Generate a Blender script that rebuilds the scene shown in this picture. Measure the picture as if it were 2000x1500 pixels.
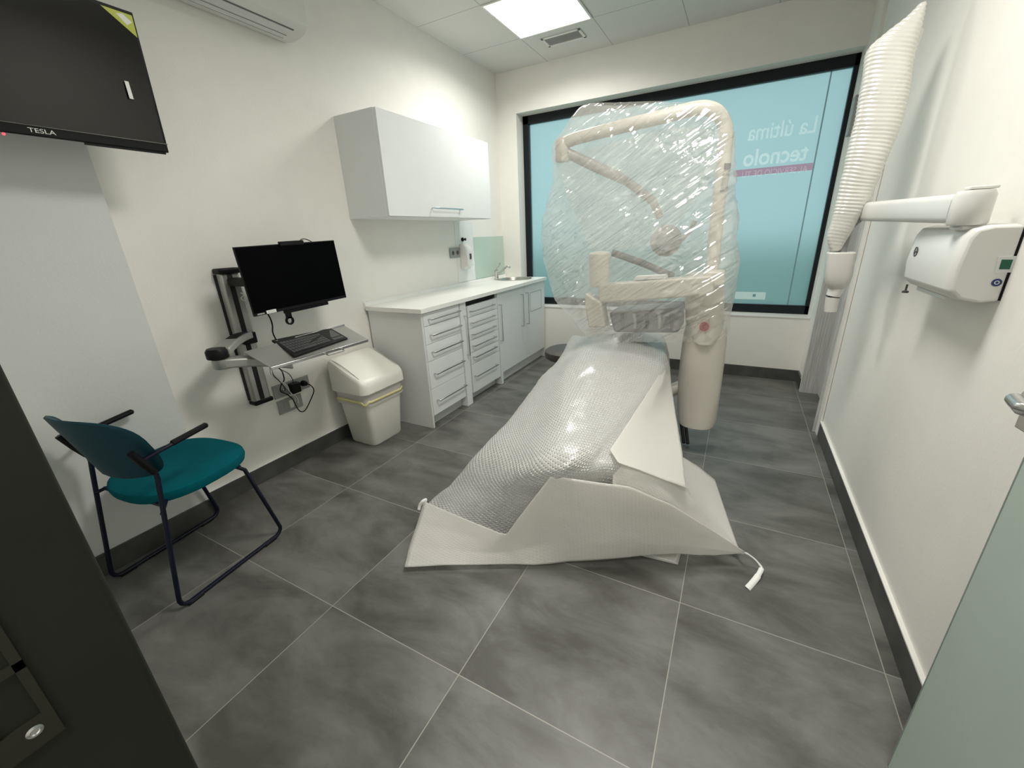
import bpy, bmesh, math, random
from mathutils import Vector, Matrix, noise
for o in list(bpy.data.objects): bpy.data.objects.remove(o)
scene=bpy.context.scene; C=scene.collection
# ---------------------------------------------------------------- camera, world, lights, exposure
CAM=Vector((2.3323,-4.1663,1.3139)); RX,RY,RZ=-.3487,.0431,.5032; F=796.9
Rm=Matrix.Rotation(RZ,3,'Z')@Matrix.Rotation(RX,3,'X')@Matrix.Rotation(RY,3,'Y')   # columns: right, forward, up
cd=bpy.data.cameras.new('camera'); cam=bpy.data.objects.new('camera',cd); C.objects.link(cam)
cd.sensor_width=36; cd.lens=36*F/2000; cd.clip_start=.01
r,f,u=Rm.col[0],Rm.col[1],Rm.col[2]
cam.matrix_world=Matrix(((r.x,u.x,-f.x,CAM.x),(r.y,u.y,-f.y,CAM.y),(r.z,u.z,-f.z,CAM.z),(0,0,0,1)))
scene.camera=cam
w=bpy.data.worlds.new('World'); scene.world=w; w.use_nodes=True
bg=w.node_tree.nodes['Background']; bg.inputs[0].default_value=(.68,.84,.93,1); bg.inputs[1].default_value=.74
scene.view_settings.view_transform='Standard'; scene.view_settings.look='None'
scene.view_settings.exposure=.63; scene.view_settings.gamma=1; scene.view_settings.use_curve_mapping=False
def area(name,loc,sx,sy,power,color):
    l=bpy.data.lights.new(name,'AREA'); l.shape='RECTANGLE'; l.size=sx; l.size_y=sy; l.energy=power; l.color=color; l.spread=math.radians(158)   # prismatic office panels throw most light downwards
    o=bpy.data.objects.new(name,l); o.location=loc; C.objects.link(o); return o
WARM=(1.0,.972,.91)
area('panel_light',(.856,-.856,2.772),.56,.56,13,WARM)
area('panel_light',(2.056,-2.656,2.772),.56,.56,19,WARM)
area('corridor_fill',(2.3,-5.05,2.72),.56,.56,21,WARM)  # unseen lamp added behind the camera as fill through the doorway
def at(ax,v,x,y):
    """point of the sight line through photo position (x,y) where coordinate ax equals v"""
    d=Rm@Vector(((x-1000)/F,1,-(y-750)/F)); return CAM+d*((v-CAM[ax])/d[ax])
X=lambda v,x,y: at(0,v,x,y)
Y=lambda v,x,y: at(1,v,x,y)
Z=lambda v,x,y: at(2,v,x,y)
# ---------------------------------------------------------------- materials
MATS={}
def mat(name,col,rough=.5,metal=0,var=.03,bump=0,bscale=60,emis=0,trans=0,alpha=1,coat=0,spec=.5,sss=0):
    if name in MATS: return MATS[name]
    m=bpy.data.materials.new(name); m.use_nodes=True; nt=m.node_tree; p=nt.nodes['Principled BSDF']
    tc=nt.nodes.new('ShaderNodeTexCoord'); n=nt.nodes.new('ShaderNodeTexNoise'); n.inputs['Scale'].default_value=9
    nt.links.new(tc.outputs['Object'],n.inputs['Vector'])
    r=nt.nodes.new('ShaderNodeValToRGB'); e=r.color_ramp.elements
    e[0].color=tuple(c*(1-var) for c in col)+(1,); e[1].color=tuple(min(1,c*(1+var)) for c in col)+(1,)
    e[0].position=.3; e[1].position=.7
    nt.links.new(n.outputs[0],r.inputs[0]); nt.links.new(r.outputs[0],p.inputs['Base Color'])
    p.inputs['Roughness'].default_value=rough; p.inputs['Metallic'].default_value=metal
    p.inputs['Transmission Weight'].default_value=trans; p.inputs['Alpha'].default_value=alpha
    p.inputs['Coat Weight'].default_value=coat; p.inputs['Specular IOR Level'].default_value=spec
    if emis: p.inputs['Emission Color'].default_value=col+(1,); p.inputs['Emission Strength'].default_value=emis
    if bump:
        n2=nt.nodes.new('ShaderNodeTexNoise'); n2.inputs['Scale'].default_value=bscale; n2.inputs['Detail'].default_value=4
        nt.links.new(tc.outputs['Object'],n2.inputs['Vector'])
        b=nt.nodes.new('ShaderNodeBump'); b.inputs['Strength'].default_value=bump; b.inputs['Distance'].default_value=.005
        nt.links.new(n2.outputs[0],b.inputs['Height']); nt.links.new(b.outputs[0],p.inputs['Normal'])
    MATS[name]=m; return m
def nodes(m): return m.node_tree.nodes,m.node_tree.links,m.node_tree.nodes['Principled BSDF']
def mth(nt,op,a,b=None,c=None):
    n=nt.nodes.new('ShaderNodeMath'); n.operation=op
    for i,v in enumerate((a,b,c)):
        if v is None: continue
        if isinstance(v,(int,float)): n.inputs[i].default_value=v
        else: nt.links.new(v,n.inputs[i])
    return n.outputs[0]
WALLC=(.84,.825,.775)
M_wall=mat('wall_paint',WALLC,.62,var=.012,bump=.12,bscale=90)
M_trimw=mat('white_trim',(.78,.77,.73),.4)
M_white=mat('white_laminate',(.80,.82,.815),.65,var=.01)
M_edge=mat('white_edge',(.74,.75,.74),.4,var=.01)
M_top=mat('worktop_laminate',(.86,.86,.82),.3,var=.02)
M_plas=mat('white_plastic',(.74,.74,.71),.3,var=.01)
M_bin=mat('bin_plastic',(.82,.81,.74),.35,var=.01)
M_cream=mat('cream_enamel',(.62,.59,.52),.3,var=.02)
M_chrome=mat('brushed_chrome',(.60,.60,.60),.25,1)
M_steel=mat('satin_steel',(.55,.53,.48),.32,1)
M_alu=mat('grey_aluminium',(.42,.42,.40),.42,.6)
M_black=mat('black_plastic',(.005,.005,.006),.45,spec=.2)
M_screen=mat('dark_screen',(.0015,.0018,.002),.2,spec=.03)
M_tvs=mat('television_glass',(.012,.0115,.010),.1,spec=.35)
M_frame=mat('anthracite_frame',(.008,.012,.015),.45,spec=.25)
M_jamb=mat('dark_jamb_metal',(.013,.0145,.010),.55,.0,var=.1,spec=.25)
M_jedge=mat('jamb_edge',(.05,.05,.033),.5)
M_navy=mat('navy_tube',(.003,.005,.018),.35,spec=.3)
M_teal=mat('teal_fabric',(.001,.10,.125),.9,var=.08,bump=.5,bscale=500,spec=.08)
M_tealp=mat('teal_shell',(.002,.038,.056),.5,spec=.25)
M_grey=mat('grey_socket',(.30,.31,.30),.4)
M_dgrey=mat('charcoal_upholstery',(.065,.056,.053),.5,var=.05)
M_dark=mat('dark_gap',(.01,.01,.01),.8)
M_wood=mat('grey_wood',(.50,.50,.485),.5)
M_yel=mat('yellow_tie',(.80,.74,.40),.4)
M_red=mat('red_mark',(.45,.04,.05),.4)
M_blue=mat('blue_badge',(.012,.03,.14),.35)
M_green=mat('green_label',(.0,.10,.05),.3)
M_lime=mat('lime_sticker',(.45,.50,.02),.4)
M_pap=mat('white_paper',(.8,.8,.78),.6)
M_grout=mat('grey_baseboard_tile',(.070,.071,.066),.42,var=.25,bump=.1)
M_gasket=mat('grey_cushion',(.25,.26,.26),.5)
# vertical grain on the grey wood
n,l,p=nodes(M_wood); wv=n.new('ShaderNodeTexNoise'); mp=n.new('ShaderNodeMapping'); mp.inputs['Scale'].default_value=(60,60,1.5)
tc=n.new('ShaderNodeTexCoord'); l.new(tc.outputs['Object'],mp.inputs[0]); l.new(mp.outputs[0],wv.inputs['Vector']); rr=n.new('ShaderNodeValToRGB')
rr.color_ramp.elements[0].color=(.40,.40,.39,1); rr.color_ramp.elements[1].color=(.58,.58,.57,1); rr.color_ramp.elements[0].position=.35; rr.color_ramp.elements[1].position=.65
l.new(wv.outputs[0],rr.inputs[0]); l.new(rr.outputs[0],p.inputs['Base Color'])
# floor tiles: 59 cm porcelain with thin pale joints
M_floor=mat('floor_tiles',(.1,.1,.1),.42)
def floor_nodes():
    nt=M_floor.node_tree; n,l,p=nodes(M_floor)
    tc=n.new('ShaderNodeTexCoord'); sp=n.new('ShaderNodeSeparateXYZ'); l.new(tc.outputs['Object'],sp.inputs[0])
    S=.5912
    def line(o,off):
        q=mth(nt,'DIVIDE',mth(nt,'SUBTRACT',o,off),S); fr=mth(nt,'FRACT',mth(nt,'ADD',q,50.5))
        return mth(nt,'MULTIPLY',mth(nt,'ABSOLUTE',mth(nt,'SUBTRACT',fr,.5)),S),mth(nt,'FLOOR',mth(nt,'ADD',q,50))
    dx,ix=line(sp.outputs[0],.5251); dy,iy=line(sp.outputs[1],-3.4685)
    d=mth(nt,'MINIMUM',dx,dy); g=mth(nt,'LESS_THAN',d,.0015)
    cmb=n.new('ShaderNodeCombineXYZ'); l.new(ix,cmb.inputs[0]); l.new(iy,cmb.inputs[1])
    wn=n.new('ShaderNodeTexWhiteNoise'); l.new(cmb.outputs[0],wn.inputs['Vector'])
    va=n.new('ShaderNodeVectorMath'); va.operation='MULTIPLY_ADD'; l.new(wn.outputs['Color'],va.inputs[0]); va.inputs[1].default_value=(9,9,9); l.new(tc.outputs['Object'],va.inputs[2])
    mp=n.new('ShaderNodeMapping'); mp.inputs['Scale'].default_value=(1.6,3.2,1); l.new(va.outputs[0],mp.inputs[0])
    n1=n.new('ShaderNodeTexNoise'); n1.inputs['Scale'].default_value=1.6; n1.inputs['Detail'].default_value=9; n1.inputs['Roughness'].default_value=.62; n1.inputs['Distortion'].default_value=.35; l.new(mp.outputs[0],n1.inputs['Vector'])
    cr=n.new('ShaderNodeValToRGB'); e=cr.color_ramp.elements; e[0].position=.36; e[0].color=(.070,.068,.061,1); e[1].position=.64; e[1].color=(.162,.162,.151,1)
    l.new(n1.outputs[0],cr.inputs[0])
    mx=n.new('ShaderNodeMix'); mx.data_type='RGBA'; l.new(g,mx.inputs[0]); l.new(cr.outputs[0],mx.inputs[6]); mx.inputs[7].default_value=(.30,.29,.25,1)
    l.new(mx.outputs[2],p.inputs['Base Color'])
    b=n.new('ShaderNodeBump'); b.inputs['Strength'].default_value=.25; b.inputs['Distance'].default_value=.002
    l.new(mth(nt,'SUBTRACT',n1.outputs[0],g),b.inputs['Height']); l.new(b.outputs[0],p.inputs['Normal'])
    ro=mth(nt,'MULTIPLY_ADD',n1.outputs[0],.25,.30); l.new(ro,p.inputs['Roughness'])
floor_nodes()
# ceiling: 60 cm lay-in tiles
M_ceil=mat('ceiling_tiles',(.6,.6,.6),.8)
def ceil_nodes():
    nt=M_ceil.node_tree; n,l,p=nodes(M_ceil)
    tc=n.new('ShaderNodeTexCoord'); sp=n.new('ShaderNodeSeparateXYZ'); l.new(tc.outputs['Object'],sp.inputs[0])
    def line(o,off):
        q=mth(nt,'DIVIDE',mth(nt,'SUBTRACT',o,off),.6); fr=mth(nt,'FRACT',mth(nt,'ADD',q,50.5))
        return mth(nt,'MULTIPLY',mth(nt,'ABSOLUTE',mth(nt,'SUBTRACT',fr,.5)),.6)
    d=mth(nt,'MINIMUM',line(sp.outputs[0],.5558),line(sp.outputs[1],-.5556)); g=mth(nt,'LESS_THAN',d,.0035)
    n1=n.new('ShaderNodeTexNoise'); n1.inputs['Scale'].default_value=260; l.new(tc.outputs['Object'],n1.inputs['Vector'])
    mx=n.new('ShaderNodeMix'); mx.data_type='RGBA'; l.new(g,mx.inputs[0]); mx.inputs[6].default_value=(.70,.70,.67,1); mx.inputs[7].default_value=(.44,.44,.42,1)
    l.new(mx.outputs[2],p.inputs['Base Color'])
    b=n.new('ShaderNodeBump'); b.inputs['Strength'].default_value=.15; b.inputs['Distance'].default_value=.002; l.new(n1.outputs[0],b.inputs['Height']); l.new(b.outputs[0],p.inputs['Normal'])
ceil_nodes()
# frosted film on the window: daylight glows through, shapes outside are only guessed
M_pane=bpy.data.materials.new('frosted_window_film'); M_pane.use_nodes=True
def pane_nodes():
    nt=M_pane.node_tree; n=nt.nodes; l=nt.links; n.clear(); out=n.new('ShaderNodeOutputMaterial')
    t=n.new('ShaderNodeBsdfTranslucent'); t.inputs[0].default_value=(.55,.73,.69,1)
    r=n.new('ShaderNodeBsdfRefraction'); r.inputs['Color'].default_value=(.55,.73,.71,1); r.inputs['Roughness'].default_value=.5; r.inputs['IOR'].default_value=1.3
    m=n.new('ShaderNodeMixShader'); m.inputs[0].default_value=.62; l.new(t.outputs[0],m.inputs[1]); l.new(r.outputs[0],m.inputs[2])
    d=n.new('ShaderNodeBsdfDiffuse'); d.inputs[0].default_value=(.45,.70,.68,1)
    m1=n.new('ShaderNodeMixShader'); m1.inputs[0].default_value=.16; l.new(m.outputs[0],m1.inputs[1]); l.new(d.outputs[0],m1.inputs[2])
    g=n.new('ShaderNodeBsdfGlossy'); g.inputs['Roughness'].default_value=.3; fr=n.new('ShaderNodeFresnel'); fr.inputs[0].default_value=1.35
    m2=n.new('ShaderNodeMixShader'); l.new(fr.outputs[0],m2.inputs[0]); l.new(m1.outputs[0],m2.inputs[1]); l.new(g.outputs[0],m2.inputs[2])
    l.new(m2.outputs[0],out.inputs[0])
pane_nodes()
def film(name,transp,white,gloss,rough,bumpfn,tint=(.93,.93,.90)):
    """thin plastic sheet: clear + milky + glossy"""
    m=bpy.data.materials.new(name); m.use_nodes=True; nt=m.node_tree; n=nt.nodes; l=nt.links; n.clear(); out=n.new('ShaderNodeOutputMaterial')
    h=bumpfn(nt) if bumpfn else None
    tr=n.new('ShaderNodeBsdfTransparent'); tr.inputs[0].default_value=(1,1,1,1)
    df=n.new('ShaderNodeBsdfDiffuse'); df.inputs[0].default_value=tint+(1,); tl=n.new('ShaderNodeBsdfTranslucent'); tl.inputs[0].default_value=tint+(1,)
    mm=n.new('ShaderNodeMixShader'); mm.inputs[0].default_value=white; l.new(df.outputs[0],mm.inputs[1]); l.new(tl.outputs[0],mm.inputs[2])
    m1=n.new('ShaderNodeMixShader'); m1.inputs[0].default_value=transp; l.new(mm.outputs[0],m1.inputs[1]); l.new(tr.outputs[0],m1.inputs[2])
    g=n.new('ShaderNodeBsdfGlossy'); g.inputs['Roughness'].default_value=rough; g.inputs[0].default_value=(1,1,1,1)
    m2=n.new('ShaderNodeMixShader'); m2.inputs[0].default_value=gloss; l.new(m1.outputs[0],m2.inputs[1]); l.new(g.outputs[0],m2.inputs[2])
    if h is not None:
        st,dist,hh=h
        b=n.new('ShaderNodeBump'); b.inputs['Strength'].default_value=st; b.inputs['Distance'].default_value=dist; l.new(hh,b.inputs['Height'])
        for q in (g,df): l.new(b.outputs[0],q.inputs['Normal'])
    l.new(m2.outputs[0],out.inputs[0]); return m
def hexdots(nt,pitch=.018):
    n=nt.nodes; l=nt.links; uv=n.new('ShaderNodeUVMap'); sp=n.new('ShaderNodeSeparateXYZ'); l.new(uv.outputs[0],sp.inputs[0])
    k=2*math.pi/(pitch*.866)
    a=mth(nt,'COSINE',mth(nt,'MULTIPLY',sp.outputs[0],k))
    x5=mth(nt,'MULTIPLY',sp.outputs[0],k*.5); y8=mth(nt,'MULTIPLY',sp.outputs[1],k*.866)
    b=mth(nt,'COSINE',mth(nt,'ADD',x5,y8)); c=mth(nt,'COSINE',mth(nt,'SUBTRACT',x5,y8))
    s=mth(nt,'ADD',mth(nt,'ADD',a,b),c)
    return mth(nt,'MINIMUM',mth(nt,'MAXIMUM',s,-.6),1.6)
M_bub=film('bubble_wrap',.04,.42,.22,.24,lambda nt:(1.0,.0035,hexdots(nt)),(.92,.915,.89))
M_bubin=film('bubble_wrap_reverse',.06,.5,.05,.45,lambda nt:(.35,.0008,hexdots(nt)),(.86,.85,.815))
def tintfilm(name,tr,df):
    m=bpy.data.materials.new(name); m.use_nodes=True; n=m.node_tree.nodes; l=m.node_tree.links; n.clear(); out=n.new('ShaderNodeOutputMaterial')
    a=n.new('ShaderNodeBsdfTransparent'); a.inputs[0].default_value=tr+(1,); b=n.new('ShaderNodeBsdfDiffuse'); b.inputs[0].default_value=df+(1,)
    c=n.new('ShaderNodeAddShader'); l.new(a.outputs[0],c.inputs[0]); l.new(b.outputs[0],c.inputs[1]); l.new(c.outputs[0],out.inputs[0]); return m
M_lets=tintfilm('vinyl_lettering',(.93,.93,.93),(.20,.19,.18))
M_pad=film('padded_foam_wrap',.0,.35,.18,.3,lambda nt:(1.0,.004,hexdots(nt,.020)),(.90,.89,.84))
def crumple(nt):
    n=nt.nodes; l=nt.links; tc=n.new('ShaderNodeTexCoord'); sp=n.new('ShaderNodeSeparateXYZ'); l.new(tc.outputs['Object'],sp.inputs[0])
    x,y,z=sp.outputs
    q=mth(nt,'ADD',mth(nt,'MULTIPLY',x,.83),mth(nt,'MULTIPLY',z,.56)); s=mth(nt,'SUBTRACT',mth(nt,'MULTIPLY',z,.83),mth(nt,'MULTIPLY',x,.56))
    def ns(a,b,c,det,sc=1):
        cb=n.new('ShaderNodeCombineXYZ'); l.new(mth(nt,'MULTIPLY',s,a),cb.inputs[0]); l.new(mth(nt,'MULTIPLY',q,b),cb.inputs[1]); l.new(mth(nt,'MULTIPLY',y,c),cb.inputs[2])
        t=n.new('ShaderNodeTexNoise'); t.inputs['Scale'].default_value=sc; t.inputs['Detail'].default_value=det; t.inputs['Distortion'].default_value=.5; l.new(cb.outputs[0],t.inputs['Vector']); return t.outputs[0]
    r1=mth(nt,'ABSOLUTE',mth(nt,'SUBTRACT',ns(20,1.5,3,1.2),.5))
    r2=mth(nt,'ABSOLUTE',mth(nt,'SUBTRACT',ns(6,5,4,1),.5))
    m=mth(nt,'MULTIPLY',mth(nt,'SMOOTH_MIN',r1,.10,.02),mth(nt,'MULTIPLY',ns(3,3,3,0),2))
    return mth(nt,'ADD',m,mth(nt,'MULTIPLY',mth(nt,'MINIMUM',r2,.08),.9))
M_bag=film('clear_plastic_bag',.73,.6,.13,.09,lambda nt:(1.0,.06,crumple(nt)),(.90,.89,.84))
M_layer=film('clear_plastic_fold',.80,.6,.16,.09,lambda nt:(1.0,.06,crumple(nt)),(.90,.89,.84))
M_liner=film('bin_liner',.25,.5,.15,.3,lambda nt:(.8,.02,crumple(nt)),(.88,.86,.84))
# ---------------------------------------------------------------- mesh helpers
class B:
    def __init__(s): s.bm=bmesh.new()
    def box(s,x0,x1,y0,y1,z0,z1,M=None):
        vs=[Vector((x,y,z)) for x in (x0,x1) for y in (y0,y1) for z in (z0,z1)]
        if M: vs=[M@v for v in vs]
        v=[s.bm.verts.new(p) for p in vs]
        for q in ((0,1,3,2),(4,6,7,5),(0,4,5,1),(2,3,7,6),(0,2,6,4),(1,5,7,3)): s.bm.faces.new([v[i] for i in q])
        return s
    def loft(s,rings,cap=True,closed=True):
        R=[[s.bm.verts.new(p) for p in r] for r in rings]; n=len(R[0])
        for a,b in zip(R,R[1:]):
            for i in range(n if closed else n-1):
                j=(i+1)%n; s.bm.faces.new((a[i],a[j],b[j],b[i]))
        if cap: s.bm.faces.new(R[0][::-1]); s.bm.faces.new(R[-1])
        return s
    def tube(s,pts,r,n=10,cap=True):
        pts=[Vector(p) for p in pts]; rs=r if isinstance(r,(list,tuple)) else [r]*len(pts); rings=[]; up=None
        for i,p in enumerate(pts):
            t=(pts[min(i+1,len(pts)-1)]-pts[max(i-1,0)]).normalized()
            if up is None: up=Vector((0,0,1)) if abs(t.z)<.9 else Vector((1,0,0))
            a=t.cross(up).normalized(); up=a.cross(t).normalized()
            rings.append([p+(a*math.cos(2*math.pi*k/n)+up*math.sin(2*math.pi*k/n))*rs[i] for k in range(n)])
        return s.loft(rings,cap)
    def cyl(s,p,q,r,r2=None,n=24): 
        return s.tube([p,q],[r,r if r2 is None else r2],n)
    def lathe(s,c,prof,n=32,axis='z'):
        rings=[]; cap=prof[0]!=prof[-1] and prof[0][0]<.001
        for (r,z) in prof:
            ring=[]
            for k in range(n):
                a=2*math.pi*k/n; v=(r*math.cos(a),r*math.sin(a),z)
                if axis=='x': v=(z,v[0],v[1])
                if axis=='y': v=(v[0],z,v[1])
                ring.append(Vector(c)+Vector(v))
            rings.append(ring)
        return s.loft(rings,cap)
    def prism(s,poly,d):
        d=Vector(d); a=[Vector(p) for p in poly]; return s.loft([a,[p+d for p in a]])
    def grid(s,G,uvs=None):
        V=[[s.bm.verts.new(p) for p in row] for row in G]
        uvl=s.bm.loops.layers.uv.verify() if uvs else None
        for i in range(len(G)-1):
            for j in range(len(G[0])-1):
                f=s.bm.faces.new((V[i][j],V[i][j+1],V[i+1][j+1],V[i+1][j]))
                if uvs:
                    for lp,(a,b) in zip(f.loops,((i,j),(i,j+1),(i+1,j+1),(i+1,j))): lp[uvl].uv=uvs[a][b]
        return s
    def build(s,name,m,parent=None,smooth=False,bevel=0,seg=2,sub=0,solid=0,label=None):
        bm=s.bm; 
        if not solid: bmesh.ops.recalc_face_normals(bm,faces=bm.faces)
        me=bpy.data.meshes.new(name); bm.to_mesh(me); bm.free(); me.materials.append(m)
        o=bpy.data.objects.new(name,me); C.objects.link(o)
        if smooth or bevel or sub:
            for p in me.polygons: p.use_smooth=True
            if not sub: 
                try: me.set_sharp_from_angle(angle=math.radians(35))
                except Exception: pass
        if solid: q=o.modifiers.new('s','SOLIDIFY'); q.thickness=solid; q.offset=0
        if bevel: q=o.modifiers.new('b','BEVEL'); q.width=bevel; q.segments=seg; q.limit_method='ANGLE'; q.harden_normals=False
        if sub: q=o.modifiers.new('u','SUBSURF'); q.levels=sub; q.render_levels=sub
        if parent is not None:
            o.parent=parent; g=parent; off=Vector((0,0,0)); Mi=Matrix.Identity(4)
            o.matrix_parent_inverse=WM[parent.name].inverted()
            WM[o.name]=Matrix.Identity(4)
        else: WM[o.name]=Matrix.Identity(4)
        if label: o['label']=label
        return o
WM={}
def tag(o,label=None,cat=None,group=None,kind=None):
    if label: o['label']=label
    if cat: o['category']=cat
    if group: o['group']=group
    if kind: o['kind']=kind
    return o
def thing(name,label,cat,loc,group=None,kind=None):
    o=bpy.data.objects.new(name,None); C.objects.link(o); o.location=loc; o.empty_display_size=.05
    WM[o.name]=Matrix.Translation(Vector(loc)); return tag(o,label,cat,group,kind)
def struct(name,loc=None): 
    return thing(name,None,None,loc,None,'structure')
def cr(pts,n=8,closed=False):
    """smooth curve through points"""
    pts=[Vector(p) for p in pts]; out=[]; L=len(pts)
    for i in range(L-1):
        p0=pts[max(i-1,0)];p1=pts[i];p2=pts[i+1];p3=pts[min(i+2,L-1)]
        for k in range(n):
            t=k/n; out.append(.5*((2*p1)+(p2-p0)*t+(2*p0-5*p1+4*p2-p3)*t*t+(3*p1-p0-3*p2+p3)*t**3))
    out.append(pts[-1]); return out
def surf(ctrl,nu=8,nv=8):
    """smooth patch through a control grid of points"""
    rows=[cr(r,nv) for r in ctrl]
    cols=[cr([rows[i][j] for i in range(len(rows))],nu) for j in range(len(rows[0]))]
    return [[cols[j][i] for j in range(len(cols))] for i in range(len(cols[0]))]
def gridwarp(G,amp,fr,seed=0,fn=None):
    out=[]
    for i,row in enumerate(G):
        o=[]
        for j,p in enumerate(row):
            a=G[min(i+1,len(G)-1)][j]-G[max(i-1,0)][j]; b=row[min(j+1,len(row)-1)]-row[max(j-1,0)]
            nrm=a.cross(b); nrm=nrm.normalized() if nrm.length>1e-9 else Vector((0,0,1))
            h=noise.noise(p*fr+Vector((seed,seed*.7,0)))*amp
            if fn: h+=fn(p,i,j)
            o.append(p+nrm*h)
        out.append(o)
    return out
def uvlen(G):
    U=[]
    for i,row in enumerate(G):
        u=0; r=[]
        for j,p in enumerate(row):
            if j: u+=(p-row[j-1]).length
            r.append(u)
        m=r[len(r)//2]; U.append([x-m for x in r])
    vs=[0]; k=len(G[0])//2
    for i in range(1,len(G)): vs.append(vs[-1]+(G[i][k]-G[i-1][k]).length)
    return [[(U[i][j],vs[i]) for j in range(len(G[0]))] for i in range(len(G))]
def rrect(cx,cy,hx,hy,z,r=.03,n=5):
    out=[]
    for (sx,sy,a0) in ((1,1,0),(-1,1,90),(-1,-1,180),(1,-1,270)):
        for k in range(n+1):
            a=math.radians(a0+90*k/n); out.append(Vector((cx+sx*(hx-r)+r*math.cos(a),cy+sy*(hy-r)+r*math.sin(a),z)))
    return out
def text(name,body,size,m,M,parent,ext=.0006,bold=0,sx=1):
    c=bpy.data.curves.new(name,'FONT'); c.body=body; c.size=size; c.extrude=ext; c.offset=bold; c.align_x='CENTER'; c.align_y='CENTER'
    o=bpy.data.objects.new(name,c); C.objects.link(o); bpy.context.view_layer.update()
    me=bpy.data.meshes.new_from_object(o.evaluated_get(bpy.context.evaluated_depsgraph_get())); bpy.data.objects.remove(o)
    me.transform(M@Matrix.Diagonal((sx,1,1,1))); me.materials.clear(); me.materials.append(m)
    t=bpy.data.objects.new(name,me); C.objects.link(t); WM[t.name]=Matrix.Identity(4)
    if parent is not None: t.parent=parent; t.matrix_parent_inverse=WM[parent.name].inverted()
    return t
def frame_M(o,ex,ey,ez):
    ex,ey,ez=Vector(ex).normalized(),Vector(ey).normalized(),Vector(ez).normalized()
    return Matrix(((ex.x,ey.x,ez.x,o[0]),(ex.y,ey.y,ez.y,o[1]),(ex.z,ey.z,ez.z,o[2]),(0,0,0,1)))
# ---------------------------------------------------------------- room shell
W=2.94; H=2.795; LW=.0
def st(o): o['kind']='structure'; return o
st(B().box(-.2,3.35,-6.0,.3,-.08,0).build('floor',M_floor))
st(B().box(-.2,3.35,-6.0,.3,H,H+.08).build('ceiling',M_ceil))
b=B().box(-.15,0,-4.3,.3,0,H)
st(B().box(0,.07,-4.1,-3.352,0,H).build('wall_pillar',mat('pillar_grey',(.68,.695,.675),.62,var=.012,bump=.12,bscale=90)))  # pillar in a greyer, cooler tone than the wall
st(b.build('wall_left',M_wall))
b=B(); b.box(0,.215,0,.3,0,H); b.box(2.915,3.3,0,.3,0,H); b.box(.215,2.915,0,.3,0,.555); b.box(.215,2.915,0,.3,2.437,H)
st(b.build('wall_back',M_wall))
b=B(); b.box(W-.02,W+.14,-.275,0,0,H); b.box(W,W+.14,-4.3,-1.075,0,H); b.box(W,W+.14,-1.075,-.275,2.12,H)
st(b.build('wall_right',M_wall))
b=B(); b.box(.0,1.86,-4.25,-4.1,0,H); b.box(1.86,2.88,-4.25,-4.1,2.16,H); b.box(2.88,W,-4.25,-4.1,0,H)
st(b.build('wall_front',M_wall))
b=B(); b.box(-.2,3.35,-6.0,-5.9,0,H); b.box(-.2,-.1,-5.9,-4.25,0,H); b.box(3.2,3.35,-5.9,-4.25,0,H)
st(b.build('wall_corridor',M_wall))
# baseboards
b=B(); b.box(0,.012,-3.352,-2.05,0,.1); b.box(.07,.083,-4.1,-3.352,0,.1); b.box(.012,.083,-3.352,-3.340,0,.1)
for yy in (-2.8773,-3.4685): pass
st(b.build('baseboard_left',M_grout,bevel=.001))
st(B().box(.55,W-.02,-.012,0,0,.1).build('baseboard_back',M_grout,bevel=.001))
b=B(); b.box(W-.032,W-.02,-.255,-.012,0,.1); b.box(W-.012,W,-4.1,-1.085,0,.1)
st(b.build('baseboard_right',M_grout,bevel=.001))
b=B(); b.box(W-.014,W,-4.1,-1.085,.1,.106); b.box(0,.014,-3.34,-2.05,.1,.103)
st(b.build('trim_1',M_trimw))
# side doorway in the right wall
d=struct('door_1',(3.0,-.66,0))
b=B(); b.box(W-.03,W+.14,-.285,-.268,0,2.12); b.box(W-.03,W+.14,-1.075,-1.055,0,2.12); b.box(W-.03,W+.14,-1.055,-.285,2.10,2.12)
b.build('jamb',M_wood,d)
b=B(); b.box(W-.032,W-.018,-.275,-.215,0,2.18); b.box(W-.016,W-.001,-1.135,-1.055,0,2.18); b.box(W-.032,W-.001,-1.135,-.215,2.12,2.18)
b.build('casing',M_trimw,d,bevel=.003)
b=B(); b.box(W+.09,W+.13,-1.055,-.285,.006,2.10); b.build('leaf',M_wood,d)
for z0,z1 in ((.30,.44),(.79,.88)):
    B().box(W-.028,W-.005,-1.0555,-1.0525,z0,z1).build('hinge',M_black,d)
# entrance doorway: dark metal jamb on the left, glass leaf on the right
d=struct('door_2',(1.86,-4.17,0))
b=B().box(1.82,1.868,-4.26,-4.091,0,2.16); b.build('jamb',M_jamb,d,bevel=.006,seg=3)
b=B(); 
z0,z1=.93,1.16; y0,y1=-4.187,-4.152
for q in ((y0,y1,z0,.958),(y0,y1,1.006,1.014),(y0,y1,1.13,z1),(y0,y0+.006,.958,1.13),(y1-.006,y1,.958,1.13)): b.box(1.8675,1.8705,*q)
b.build('strike_plate',mat('strike_metal',(.035,.034,.026),.4,.6),d)
q=B().lathe((1.8695,-4.1655,.947),[(0.0001,0),(.0052,0),(.0052,.0012),(.003,.002),(.0022,.0012),(.0001,.0012)],20,'x'); q.build('screw',M_chrome,d,smooth=True)
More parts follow.
